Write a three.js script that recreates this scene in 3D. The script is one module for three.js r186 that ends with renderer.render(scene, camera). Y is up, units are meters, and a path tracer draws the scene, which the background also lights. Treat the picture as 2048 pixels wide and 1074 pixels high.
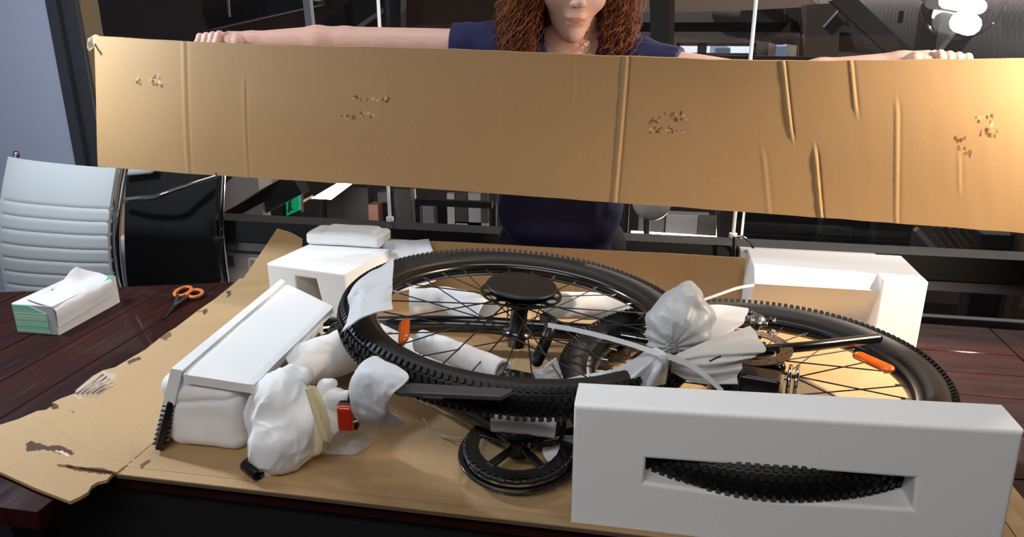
import * as THREE from 'three';
import { mergeGeometries, mergeVertices } from 'three/addons/utils/BufferGeometryUtils.js';
import { RoundedBoxGeometry } from 'three/addons/geometries/RoundedBoxGeometry.js';
import { ConvexGeometry } from 'three/addons/geometries/ConvexGeometry.js';
import { MarchingCubes } from 'three/addons/objects/MarchingCubes.js';
import { ImprovedNoise } from 'three/addons/math/ImprovedNoise.js';
import { RectAreaLightUniformsLib } from 'three/addons/lights/RectAreaLightUniformsLib.js';

// ------------------------------------------------------------------ camera, light, exposure
RectAreaLightUniformsLib.init();
const scene = new THREE.Scene();
const W = 2048, H = 1074, F = 1500, CAMY = 1.5;
const camera = new THREE.PerspectiveCamera(2 * Math.atan(H / 2 / F) * 180 / Math.PI, W / H, 0.05, 80);
camera.rotation.order = 'YXZ';
camera.position.set(0, CAMY, 0);
camera.rotation.set(-18.5 * Math.PI / 180, 10.4 * Math.PI / 180, 0);
camera.updateMatrixWorld(true);
const renderer = new THREE.WebGLRenderer({ antialias: true });
renderer.toneMapping = THREE.LinearToneMapping;
renderer.toneMappingExposure = 1.0;
renderer.shadowMap.enabled = true;
scene.background = new THREE.Color(0.72, 0.82, 1.0);      // the pale daylight outside the far windows
scene.backgroundIntensity = 1.1;

const LIGHT = {                                            // lamps over the table: place, colour, candela
  right: { p: [1.14, 1.62, -1.46], at: [0.70, 1.25, -1.75], cone: 48, c: [1.0, 0.83, 0.64], i: 13 },
  left: { p: [-1.74, 1.62, -1.42], c: [0.86, 0.97, 1.08], i: 3.7 },
  glass: { px: [1930, 28], d: 2.25, c: [1.0, 0.93, 0.86], i: 2.0 },
  panel: { p: [-0.35, 2.62, -1.58], w: 1.8, h: 0.3, c: [0.92, 0.96, 1.0], i: 5.6 },
  rear: { p: [-0.6, 2.62, 0.85], w: 2.4, h: 0.6, c: [1.0, 0.965, 0.93], i: 8 },
};

// ------------------------------------------------------------------ helpers
const noise = new ImprovedNoise();
function rng(seed) { let s = seed >>> 0; return () => { s = (s + 0x6D2B79F5) | 0; let t = Math.imul(s ^ (s >>> 15), 1 | s); t = (t + Math.imul(t ^ (t >>> 7), 61 | t)) ^ t; return ((t ^ (t >>> 14)) >>> 0) / 4294967296; }; }
const V3 = (x, y, z) => new THREE.Vector3(x, y, z);
const camR = V3(1, 0, 0).applyQuaternion(camera.quaternion), camU = V3(0, 1, 0).applyQuaternion(camera.quaternion), camF = V3(0, 0, -1).applyQuaternion(camera.quaternion);
const sight = (x, y) => camF.clone().addScaledVector(camR, (x - W / 2) / F).addScaledVector(camU, (H / 2 - y) / F);
const onY = (x, y, h) => { const d = sight(x, y); return d.multiplyScalar((h - CAMY) / d.y).add(camera.position); };
const onZ = (x, y, z) => { const d = sight(x, y); return d.multiplyScalar(z / d.z).add(camera.position); };
const onD = (x, y, D) => sight(x, y).multiplyScalar(D).add(camera.position);
const seen = {};
function numbered(n) { const k = seen[n] = (seen[n] ?? -1) + 1; return k ? n + '_' + String(k).padStart(3, '0') : n; }
function clean(g) {
  g = g.index ? g.toNonIndexed() : g.clone();
  for (const a of Object.keys(g.attributes)) if (!['position', 'normal', 'uv'].includes(a)) g.deleteAttribute(a);
  if (!g.attributes.normal) g.computeVertexNormals();
  if (!g.attributes.uv) g.setAttribute('uv', new THREE.BufferAttribute(new Float32Array(g.attributes.position.count * 2), 2));
  g.morphAttributes = {};
  return g;
}
const merge = (list) => mergeGeometries(list.map(clean), false);
function thing(name, label, category, p = [0, 0, 0], group) {
  const o = new THREE.Group(); o.name = numbered(name); o.position.set(...(p.isVector3 ? p.toArray() : p));
  o.userData = { label, category }; if (group) o.userData.group = group;
  scene.add(o); return o;
}
function shadow(m) { m.castShadow = m.receiveShadow = true; return m; }
// a part; its geometry is given in world coordinates and moved into its parent's frame
function part(parent, name, g, m, label) {
  const o = shadow(new THREE.Mesh(g, m)); o.name = numbered(name);
  let q = parent, off = V3(0, 0, 0); while (q && q !== scene) { off.add(q.position); q = q.parent; }
  if (off.lengthSq()) { g.translate(-off.x, -off.y, -off.z); }
  if (label) o.userData.label = label;
  parent.add(o); return o;
}
function single(name, label, category, g, m, group) {
  g.computeBoundingBox(); const b = g.boundingBox, c = V3((b.min.x + b.max.x) / 2, b.min.y, (b.min.z + b.max.z) / 2);
  g.translate(-c.x, -c.y, -c.z);
  const o = shadow(new THREE.Mesh(g, m)); o.name = numbered(name); o.position.copy(c);
  o.userData = { label, category }; if (group) o.userData.group = group;
  scene.add(o); return o;
}
function struct(name, g, m, label) {
  const o = shadow(new THREE.Mesh(g, m)); o.name = numbered(name); o.userData = { kind: 'structure' }; if (label) o.userData.label = label; scene.add(o); return o;
}
function box(x0, x1, y0, y1, z0, z1, r = 0) {
  const a = Math.abs(x1 - x0), b = Math.abs(y1 - y0), c = Math.abs(z1 - z0);
  const g = r ? new RoundedBoxGeometry(a, b, c, 2, Math.min(r, a / 2.01, b / 2.01, c / 2.01)) : new THREE.BoxGeometry(a, b, c);
  return g.translate((x0 + x1) / 2, (y0 + y1) / 2, (z0 + z1) / 2);
}
function tube(pts, r, seg = 24, rad = 8, caps = true) {
  const c = pts.length === 2 ? new THREE.LineCurve3(pts[0], pts[1]) : new THREE.CatmullRomCurve3(pts, false, 'centripetal');
  const list = [new THREE.TubeGeometry(c, pts.length === 2 ? 1 : seg, r, rad)];
  if (caps) for (const t of [0, 1]) { const s = new THREE.SphereGeometry(r, rad, 6); const p = c.getPoint(t); list.push(s.translate(p.x, p.y, p.z)); }
  return merge(list);
}
function rod(a, b, r, r2 = r, rad = 12) {
  const d = b.clone().sub(a), L = d.length(); const g = new THREE.CylinderGeometry(r2, r, L, rad);
  g.applyQuaternion(new THREE.Quaternion().setFromUnitVectors(V3(0, 1, 0), d.normalize()));
  const m = a.clone().lerp(b, 0.5); return g.translate(m.x, m.y, m.z);
}
function beam(a, b, w, h, r = 0) {      // a square bar between two points, h upward
  const d = b.clone().sub(a), L = d.length(); d.normalize();
  const up = Math.abs(d.y) > 0.95 ? V3(0, 0, 1) : V3(0, 1, 0); const s = V3().crossVectors(up, d).normalize(); const u = V3().crossVectors(d, s);
  const g = r ? new RoundedBoxGeometry(w, h, L, 2, r) : new THREE.BoxGeometry(w, h, L);
  g.applyMatrix4(new THREE.Matrix4().makeBasis(s, u, d)); const m = a.clone().lerp(b, 0.5); return g.translate(m.x, m.y, m.z);
}
function hull(pts, off) { return new ConvexGeometry([...pts, ...pts.map((p) => p.clone().add(off))]); }
// extrude an outline [[a,b],...] (with holes) lying in the plane spanned by A,B through O, along N
function plate(outline, holes, O, A, B, depth, bevel = 0.004, seg = 2) {
  const s = new THREE.Shape(outline.map((p) => new THREE.Vector2(...p)));
  for (const h of holes) s.holes.push(new THREE.Path(h.map((p) => new THREE.Vector2(...p))));
  const g = new THREE.ExtrudeGeometry(s, { depth: depth - 2 * bevel, bevelEnabled: bevel > 0, bevelSize: bevel, bevelThickness: bevel, bevelOffset: -bevel, bevelSegments: seg, curveSegments: 16 });
  g.translate(0, 0, bevel);
  const N = V3().crossVectors(A, B).normalize();
  return g.applyMatrix4(new THREE.Matrix4().makeBasis(A.clone().normalize(), B.clone().normalize(), N).setPosition(O));
}
// a closed thin sheet over a surface f(u,v)
function sheet(f, nu, nv, t) {
  const P = [], N = [];
  for (let j = 0; j <= nv; j++) for (let i = 0; i <= nu; i++) P.push(f(i / nu, j / nv));
  const at = (i, j) => P[Math.min(Math.max(j, 0), nv) * (nu + 1) + Math.min(Math.max(i, 0), nu)];
  for (let j = 0; j <= nv; j++) for (let i = 0; i <= nu; i++) {
    const du = at(i + 1, j).clone().sub(at(i - 1, j)), dv = at(i, j + 1).clone().sub(at(i, j - 1));
    N.push(du.cross(dv).normalize());
  }
  const pos = [], uv = [], idx = [], n = P.length;
  for (const s of [0.5, -0.5]) P.forEach((p, k) => { pos.push(p.x + N[k].x * t * s, p.y + N[k].y * t * s, p.z + N[k].z * t * s); uv.push((k % (nu + 1)) / nu, Math.floor(k / (nu + 1)) / nv); });
  const q = (a, b, c, d) => idx.push(a, b, c, a, c, d);
  for (let j = 0; j < nv; j++) for (let i = 0; i < nu; i++) {
    const a = j * (nu + 1) + i, b = a + 1, c = b + nu + 1, d = a + nu + 1;
    q(a, b, c, d); q(n + a, n + d, n + c, n + b);
  }
  const g1 = new THREE.BufferGeometry(); g1.setAttribute('position', new THREE.Float32BufferAttribute(pos, 3)); g1.setAttribute('uv', new THREE.Float32BufferAttribute(uv, 2)); g1.setIndex(idx); g1.computeVertexNormals();
  const e = [], ep = [], eu = [];
  const rim = (a, b) => { const k = ep.length / 3; for (const v of [a, n + a, n + b, b]) { ep.push(pos[v * 3], pos[v * 3 + 1], pos[v * 3 + 2]); eu.push(uv[v * 2], uv[v * 2 + 1]); } e.push(k, k + 1, k + 2, k, k + 2, k + 3); };
  for (let i = 0; i < nu; i++) { rim(i, i + 1); rim(nv * (nu + 1) + i + 1, nv * (nu + 1) + i); }
  for (let j = 0; j < nv; j++) { rim((j + 1) * (nu + 1), j * (nu + 1)); rim(j * (nu + 1) + nu, (j + 1) * (nu + 1) + nu); }
  const g2 = new THREE.BufferGeometry(); g2.setAttribute('position', new THREE.Float32BufferAttribute(ep, 3)); g2.setAttribute('uv', new THREE.Float32BufferAttribute(eu, 2)); g2.setIndex(e); g2.computeVertexNormals();
  return merge([g1, g2]);
}
// smooth surface through a grid of control points rows[r][c]
function patch(rows, wob) {
  const curves = rows.map((r) => new THREE.CatmullRomCurve3(r, false, 'centripetal'));
  return (u, v) => { const p = new THREE.CatmullRomCurve3(curves.map((c) => c.getPoint(u)), false, 'centripetal').getPoint(v); return wob ? wob(p, u, v) : p; };
}
const ridge1 = (x, y, z) => 1 - 2 * Math.abs(noise.noise(x, y, z));
const crumple = (amp, k, seed) => (p, u, v) => {
  const wx = p.x + 0.02 * noise.noise(p.x * 14, p.y * 14, seed), wz = p.z + 0.02 * noise.noise(p.z * 14, p.y * 14, seed + 5);
  const a = noise.noise(wx * k * 0.6 + seed, p.y * k * 0.6, wz * k * 0.6), b = ridge1(wx * k * 1.1 + seed * 3, p.y * k * 1.1 + 5, wz * k * 0.6), c = ridge1(wx * k * 2.3 + seed, p.y * k * 2.3, wz * k * 1.4 + 7);
  return p.clone().addScaledVector(camF, -amp * (a + 0.55 * b + 0.25 * c)).addScaledVector(camU, amp * 0.5 * noise.noise(p.x * k, p.y * k + seed, p.z * k + 9));
};
// signed-distance figures -> one mesh
const smin = (a, b, k) => { const h = Math.max(k - Math.abs(a - b), 0) / k; return Math.min(a, b) - h * h * k * 0.25; };
function cap(p, a, b, ra, rb) {
  const bx = b.x - a.x, by = b.y - a.y, bz = b.z - a.z, px = p.x - a.x, py = p.y - a.y, pz = p.z - a.z;
  let t = (px * bx + py * by + pz * bz) / (bx * bx + by * by + bz * bz + 1e-9); t = t < 0 ? 0 : t > 1 ? 1 : t;
  return Math.hypot(px - bx * t, py - by * t, pz - bz * t) - (ra + (rb - ra) * t);
}
function ell(p, c, r) { const x = (p.x - c.x) / r.x, y = (p.y - c.y) / r.y, z = (p.z - c.z) / r.z; const k = Math.hypot(x, y, z), k2 = Math.hypot(x / r.x, y / r.y, z / r.z); return k2 > 1e-9 ? k * (k - 1) / k2 : -Math.min(r.x, r.y, r.z); }
function sdf(fn, lo, hi, res) {
  const mc = new MarchingCubes(res, new THREE.MeshStandardMaterial(), false, false, 400000);
  mc.isolation = 0; const c = lo.clone().add(hi).multiplyScalar(0.5), h = hi.clone().sub(lo).multiplyScalar(0.5), p = V3(), hs = res / 2;
  for (let k = 0; k < res; k++) for (let j = 0; j < res; j++) for (let i = 0; i < res; i++) {
    p.set(c.x + (i - hs) / hs * h.x, c.y + (j - hs) / hs * h.y, c.z + (k - hs) / hs * h.z);
    mc.field[i + j * res + k * res * res] = -fn(p);
  }
  mc.update();
  let g = new THREE.BufferGeometry(); g.setAttribute('position', new THREE.BufferAttribute(mc.positionArray.slice(0, mc.count * 3), 3));
  g.scale(h.x, h.y, h.z); g.translate(c.x, c.y, c.z); g = mergeVertices(g, 1e-5); g.computeVertexNormals(); return g;
}
function lathe(prof, seg = 96) { return new THREE.LatheGeometry(prof.map((p) => new THREE.Vector2(...p)), seg); }

// ------------------------------------------------------------------ textures and materials
function dataTex(n, m, fn, srgb = true) {
  const d = new Uint8Array(n * m * 4);
  for (let j = 0; j < m; j++) for (let i = 0; i < n; i++) { const c = fn(i / n, j / m, i, j); const k = (j * n + i) * 4; d[k] = c[0]; d[k + 1] = c[1]; d[k + 2] = c[2]; d[k + 3] = 255; }
  const t = new THREE.DataTexture(d, n, m); t.wrapS = t.wrapT = THREE.RepeatWrapping; t.magFilter = THREE.LinearFilter; t.minFilter = THREE.LinearMipmapLinearFilter; t.generateMipmaps = true; if (srgb) t.colorSpace = THREE.SRGBColorSpace; t.needsUpdate = true; return t;
}
const clamp = (v) => Math.max(0, Math.min(255, v));
const M = {};
const std = (hex, rough, o = {}) => new THREE.MeshStandardMaterial({ color: hex, roughness: rough, ...o });
const phy = (hex, rough, o = {}) => new THREE.MeshPhysicalMaterial({ color: hex, roughness: rough, ...o });
M.foam = std(0xe8e9ea, 0.9);
M.foamSoft = std(0xebecee, 0.85);
M.wrap = phy(0xe0e2e7, 0.6, { transmission: 0.25, thickness: 0 });
M.bag = phy(0xcfd1d4, 0.42, { transmission: 0.35, thickness: 0 });
M.rubber = std(0x060607, 0.55);
M.black = std(0x0a0a0b, 0.38);
M.gloss = phy(0x0a0a0c, 0.22, { clearcoat: 0.5, clearcoatRoughness: 0.2 });
M.steel = std(0xb9bcc2, 0.25, { metalness: 1 });
M.chrome = std(0xd8dadf, 0.12, { metalness: 1 });
M.darkSteel = std(0x4a4a4e, 0.35, { metalness: 0.9 });
M.orange = phy(0xe06008, 0.25, { clearcoat: 0.6, emissive: 0x000000 });
M.red = phy(0xb02a12, 0.25, { clearcoat: 0.7 });
M.plasticTie = phy(0xe4e6ea, 0.35, { transmission: 0.2, thickness: 0 });
M.band = std(0xd8c9a0, 0.7);
M.frameDark = std(0x2b2b30, 0.5);
M.blackBeam = std(0x07070a, 0.7);
M.grayPaint = std(0x9a9ba6, 0.8);
M.glow = std(0xffffff, 0.5, { emissive: 0xffffff, emissiveIntensity: 3 });
// kraft board: fibres and fine flute lines
function kraft(w, h, scale, draw, base = '#b2936b') {
  const c = document.createElement('canvas'); c.width = w; c.height = h; const g = c.getContext('2d'); const r = rng(w + h);
  g.fillStyle = base; g.fillRect(0, 0, w, h);
  for (let i = 0; i < w * h / 260; i++) { const l = r(); g.fillStyle = l > 0.5 ? 'rgba(214,186,142,0.10)' : 'rgba(140,108,70,0.09)'; g.fillRect(r() * w, r() * h, 1 + r() * 2, 3 + r() * 9 * scale); }
  for (let i = 0; i < w * h / 900; i++) { g.fillStyle = r() > 0.6 ? 'rgba(230,205,165,0.12)' : 'rgba(120,88,52,0.14)'; g.fillRect(r() * w, r() * h, 1 + r() * 6, 1); }
  if (draw) draw(g, r);
  const t = new THREE.CanvasTexture(c); t.colorSpace = THREE.SRGBColorSpace; t.anisotropy = 8; return t;
}
function tear(g, r, x, y, w, h, n, dark = '#3b2412') {   // small upright punctures, dark pit and pale lifted paper
  for (let i = 0; i < n; i++) {
    const a = x + (r() - 0.5) * w, b = y + (r() - 0.5) * h, s = 2 + r() * 3.4, t = 5 + r() * 12;
    g.fillStyle = r() > 0.3 ? dark : '#d2b88e'; g.globalAlpha = 0.3 + r() * 0.5;
    g.beginPath(); g.moveTo(a, b); g.lineTo(a + s, b + (r() - 0.5) * 4); g.lineTo(a + s * (0.6 + r() * 0.5), b + t); g.lineTo(a - s * 0.3, b + t * (0.6 + r() * 0.4)); g.fill();
  }
  g.globalAlpha = 1;
}

// ------------------------------------------------------------------ the room
const TZ0 = -1.965, TY = 0.75;
M.floor = std(0x0c0b0b, 0.7);
struct('floor', box(-3.6, 3.6, -0.12, 0, -2.75, 2.2), M.floor);
M.wall = std(0x979bad, 0.9); M.wallWarm = std(0x4a4440, 0.9);
struct('ceiling', box(-3.6, 3.6, 2.7, 2.85, -2.75, 2.2), M.wallWarm);
struct('wall_left', box(-3.75, -3.6, -0.12, 2.85, -2.75, 2.2), M.wall);
struct('wall_right', box(3.6, 3.75, -0.12, 2.85, -2.75, 2.2), M.wallWarm);
struct('wall_front', box(-3.75, 3.75, -0.12, 2.85, 2.2, 2.35), M.wallWarm);
{ const c = onZ(128, 165, -2.62).x; struct('wall_back', box(-3.6, c, 0, 2.7, -2.75, -2.62), M.wall);
  // dark glazing frame beside the wall
  const fr = struct('trim_1', box(c, c + 0.045, 0, 2.7, -2.74, -2.6), M.frameDark, 'dark window frame beside the grey wall');
  struct('trim_2', box(c + 0.045, c + 0.053, 0, 2.7, -2.735, -2.63), std(0x8d8d92, 0.4, { metalness: 0.7 }));
  struct('trim_3', box(c + 0.053, c + 0.11, 0, 2.7, -2.74, -2.62), M.frameDark);
  struct('trim_4', box(c + 0.11, c + 0.116, 0, 2.7, -2.735, -2.64), std(0x6c5c44, 0.5, { metalness: 0.4 }));
}
// sill: black channel, grey strip, low wall
struct('beam', box(-1.95, 3.6, 0.695, 0.775, -2.6, -2.5), M.blackBeam, 'black steel channel below the glazing');
struct('trim_5', box(-1.95, 3.6, 0.655, 0.693, -2.58, -2.51), std(0x57575c, 0.5), 'grey steel strip under the black channel');
M.lowWall = std(0xded8d4, 0.85);
struct('wall_low', box(-2.1, -0.9, 0, 0.655, -2.66, -2.56), M.lowWall, 'pale low wall under the channel');
{ const p = onZ(463, 522, -2.56); single('wall_socket', 'small grey wall socket on the pale low wall', 'socket', box(p.x - 0.012, p.x + 0.012, p.y - 0.022, p.y + 0.022, -2.561, -2.554, 0.003), std(0x77706c, 0.6)); }
struct('wall_low', box(-0.9, 3.6, 0, 0.50, -2.66, -2.56), M.frameDark);
// glass panes between thin steel rods
M.glass = phy(0xffffff, 0.0, { transmission: 1, thickness: 0, ior: 1.22 });
{ const xs = [-2.1, -0.945, 0.303, 1.55, 3.6];
  for (let i = 0; i + 1 < xs.length; i++) struct('window_pane', box(xs[i] + 0.01, xs[i + 1] - 0.01, 0.777, 2.7, -2.652, -2.646), M.glass).name = 'window_' + (i + 1);
  const rodM = std(0xd6d6da, 0.4, { metalness: 0.2 });
  const lab = ['thin pale steel rod rising from behind the white foam cube', 'thin pale steel rod between the person and the far hall windows', 'pale rod hidden to the side of the hanging lamp'];
  [-0.945, 0.303].forEach((x, i) => single('steel_rod', lab[i], 'rod', merge([rod(V3(x, 0.70, -2.605), V3(x, 2.7, -2.605), 0.0062), rod(V3(x, 0.775, -2.605), V3(x, 0.79, -2.605), 0.014)]), rodM));
}

// ------------------------------------------------------------------ hall beyond the glass
M.hallDark = std(0x2c2624, 0.9); M.hallGray = std(0x4c4a4c, 0.9); M.hallBeige = std(0x7d7068, 0.9); M.steelDark = std(0x1d1d22, 0.6); M.hallFloor = std(0x2a2828, 0.8);
struct('floor_hall', box(-16, 16, -3.3, -3.1, -18, -2.75), M.hallFloor);
struct('wall_hall_left', box(-16.2, -16, -3.3, 6, -18, -2.75), M.hallDark);
struct('wall_hall_right', box(16, 16.2, -3.3, 6, -18, -2.75), M.hallDark);
struct('ceiling_hall', box(-16, 16, 5.5, 5.7, -18, -2.75), M.hallDark);
struct('wall_below', box(-16, 16, -3.3, -0.12, -2.8, -2.75), M.hallDark);
struct('wall_beside_left', box(-16, -3.6, -0.12, 6, -2.8, -2.75), M.hallDark);
struct('wall_beside_right', box(3.6, 16, -0.12, 6, -2.8, -2.75), M.hallDark);
struct('wall_above', box(-3.6, 3.6, 2.85, 6, -2.8, -2.75), M.hallDark);
// far wall with two real openings to the sky
{ const z = -13; const q = (x, y) => onZ(x, y, z);
  const w1 = [q(1352, 112), q(1512, 86)], w2 = [q(1533, 124), q(1597, 62)], bot = -3.1, top = 5.5;
  const x1 = w1[0].x, x2 = w1[1].x, x3 = w2[0].x, x4 = w2[1].x;
  const s = [box(-16, x1, bot, top, z - 0.3, z), box(x2, x3, bot, top, z - 0.3, z), box(x4, 16, bot, top, z - 0.3, z),
    box(x1, x2, bot, w1[0].y, z - 0.3, z), box(x1, x2, w1[1].y, top, z - 0.3, z), box(x3, x4, bot, w2[0].y, z - 0.3, z), box(x3, x4, w2[1].y, top, z - 0.3, z)];
  struct('wall_hall_far', merge(s), M.hallGray);
  const f = std(0x141418, 0.6), ft = 0.05, fr = [];
  fr.push(box(x1, x2, w1[1].y - ft, w1[1].y, z - 0.1, z + 0.05), box(x1, x2, w1[0].y, w1[0].y + ft, z - 0.1, z + 0.05), box(x1, x1 + ft, w1[0].y, w1[1].y, z - 0.1, z + 0.05), box(x2 - ft, x2, w1[0].y, w1[1].y, z - 0.1, z + 0.05));
  const m1 = q(1404, 100).x; fr.push(box(m1 - 0.07, m1 + 0.07, w1[0].y, w1[1].y, z - 0.1, z + 0.05));
  struct('window_frame', merge(fr), f).name = 'window_5';
  const fr2 = [box(x3, x3 + 0.12, w2[0].y, w2[1].y, z - 0.2, z + 0.04), box(x4 - 0.12, x4, w2[0].y, w2[1].y, z - 0.2, z + 0.04), box(x3, x4, w2[1].y - 0.06, w2[1].y, z - 0.2, z + 0.04)];
  struct('window_frame', merge(fr2), std(0x8f8a88, 0.7)).name = 'window_6';
  // buildings outside
  const bz = -22; const b = (a, c, d, e, hex, lab) => { const p0 = onZ(a, e, bz), p1 = onZ(c, d, bz); single('distant_building', lab, 'building', box(p0.x, p1.x, p0.y - 2, p1.y, bz - 2, bz, 0.05), std(hex, 0.9)); };
  b(1428, 1462, 95, 118, 0x9aa2b0, 'grey block seen through the wide far window');
  b(1530, 1600, 92, 128, 0xb4c0d4, 'pale building seen through the tall far window');
}
function railing(name, label, a, b, w, z) { const A = onZ(a[0], a[1], z), B = onZ(b[0], b[1], z), t = thing(name, label, 'railing', [A.x, -3.1, A.z]); part(t, 'rail', beam(A, B, w, w), M.blackBeam); for (const p of [A, B]) part(t, 'post', beam(V3(p.x, -3.1, p.z - w), V3(p.x, p.y, p.z - w), w * 0.8, w * 0.8), M.blackBeam); }
// things in the hall; each is a thing of its own
function bar(name, label, cat, a, b, w, mtl, z, h) { return single(name, label, cat, beam(onZ(a[0], a[1], z), onZ(b[0], b[1], z), w, h ?? w), mtl); }
bar('diagonal_brace', 'black diagonal steel brace crossing in front of the big duct', 'brace', [1672, -12], [1812, 118], 0.14, M.steelDark, -7);
bar('steel_column', 'black upright steel post in front of the ribbed duct', 'column', [1866, -20], [1844, 130], 0.12, M.steelDark, -6.6);
bar('short_brace', 'short black strut leaning below the hanging bulbs', 'brace', [1935, 55], [1890, 112], 0.12, M.steelDark, -6.8);
bar('thin_brace', 'slim dark strut leaning the other way from the big brace', 'brace', [1705, 6], [1655, 62], 0.10, M.steelDark, -7.2);
bar('hall_column', 'grey-brown column beside the tall far window', 'column', [1642, 8], [1634, 140], 0.34, std(0x35302f, 0.9), -9);
bar('pipe_column', 'dark pipe column near the shoulder of the person', 'column', [1318, -20], [1322, 140], 0.14, std(0x3c3a3d, 0.8), -6);
bar('slim_column', 'slim brown upright just beyond the pipe column', 'column', [1342, -20], [1340, 140], 0.06, std(0x574b46, 0.8), -6.2);
bar('hall_beam', 'long black beam above the far windows', 'beam', [1250, 54], [1700, 54], 0.14, M.blackBeam, -10, 0.11);
railing('balcony_rail', 'black rail crossing low before the far windows', [1270, 112], [1760, 121], 0.03, -5);
{ const y = 1.78; single('ceiling_slab', 'beige underside of an upper floor slab', 'ceiling slab', (() => { const a = onZ(1250, 46, -9.5), b = onZ(1640, 10, -9.5); const P = [V3(onZ(1250, 0, -9.5).x - 1, a.y + 0.1, -9.4), V3(onZ(1470, 22, -9.5).x, onZ(1470, 22, -9.5).y, -9.4), V3(onZ(1636, 13, -9.5).x, onZ(1636, 13, -9.5).y, -9.4), V3(onZ(1560, -80, -9.5).x, onZ(1560, -60, -9.5).y, -9.4), V3(onZ(1250, 0, -9.5).x - 1, onZ(1250, -80, -9.5).y, -9.4)]; return hull(P, V3(0, 0.3, -1.5)); })(), M.hallBeige); }
// the big spiral duct
{ const a = onZ(1480, 10, -12), b = onZ(2400, 52, -6.4); b.addScaledVector(b.clone().sub(a), 0.4); const L = a.distanceTo(b), R = 0.46; const d = b.clone().sub(a).normalize();
  const g = [rod(a, b, R, R, 48)]; for (let t = L * 0.30; t < L; t += 0.055) { const r = new THREE.TorusGeometry(R, 0.0028, 5, 40); r.applyQuaternion(new THREE.Quaternion().setFromUnitVectors(V3(0, 0, 1), d)); const p = a.clone().addScaledVector(d, t); g.push(r.translate(p.x, p.y, p.z)); }
  for (const t of [0.13, 0.21, 0.28]) { const r = new THREE.TorusGeometry(R, 0.02, 6, 40); r.applyQuaternion(new THREE.Quaternion().setFromUnitVectors(V3(0, 0, 1), d)); const p = a.clone().addScaledVector(d, t * L); g.push(r.translate(p.x, p.y, p.z)); }
  single('ventilation_duct', 'large ribbed silver ventilation duct in the upper hall', 'duct', merge(g), std(0x9a9aa4, 0.4, { metalness: 0.35 })); }
// high lamps of the hall, above the frame
for (const [x, z, c, lab] of [[4.2, -5.4, 60, 'high bay lamp over the duct'], [-3.6, -7.5, 9, 'high bay lamp over the dark ceiling panel'], [0.5, -10.5, 34, 'high bay lamp before the far windows']]) { const t = thing('bay_lamp', lab, 'lamp', [x, 3.9, z]);
  part(t, 'shade', lathe([[0.04, 0.22], [0.09, 0.2], [0.2, 0], [0.195, 0], [0.085, 0.19], [0.04, 0.21]], 32).translate(x, 3.9, z), M.darkSteel); part(t, 'bulb', new THREE.SphereGeometry(0.07, 16, 12).translate(x, 3.96, z), std(0xffffff, 0.5, { emissive: 0xfff2e0, emissiveIntensity: 4 })); part(t, 'cord', rod(V3(x, 4.1, z), V3(x, 5.5, z), 0.008), M.black);
  const l = new THREE.PointLight(0xfff0e2, c); l.position.set(x, 3.86, z); l.castShadow = true; l.shadow.radius = 4; scene.add(l); }
bar('duct_clip', 'small black hanger clip on the big duct', 'clip', [1803, 22], [1799, 46], 0.03, M.steelDark, -6.2);
bar('cable_tray', 'dark cable tray below the duct', 'cable tray', [1660, 56], [1760, 62], 0.06, M.steelDark, -7.4);
// left side, above the panel
{ const z = -6; single('ceiling_slab', 'dark brown ceiling panel in the hall behind the outstretched arm', 'ceiling slab', hull([onZ(405, 30, z), onZ(405, -40, z), onZ(1010, -40, z), onZ(1010, 110, z), onZ(560, 110, z)].map((p) => p), V3(0, 0.1, -1.2)), std(0x40302a, 0.9)); }
bar('roof_brace', 'dark blue-black diagonal brace behind the arm', 'brace', [665, 62], [770, -12], 0.17, std(0x17171f, 0.7), -5.6);
bar('roof_beam', 'black roof beam running up behind the hand', 'beam', [420, 42], [640, -8], 0.13, M.steelDark, -5.7);
bar('bracket_plate', 'square dark bracket plate beside the sleeve', 'bracket', [790, -10], [790, 58], 0.13, std(0x1d1d26, 0.7), -5.5);
bar('hanging_pipe', 'grey pipe hanging above the forearm', 'pipe', [613, -20], [622, 60], 0.045, std(0x8b8c98, 0.6), -4.6);
bar('hanging_wire', 'thin grey wire hanging above the wrist', 'wire', [455, -20], [459, 34], 0.012, std(0x6b6663, 0.6), -4.6);
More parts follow.
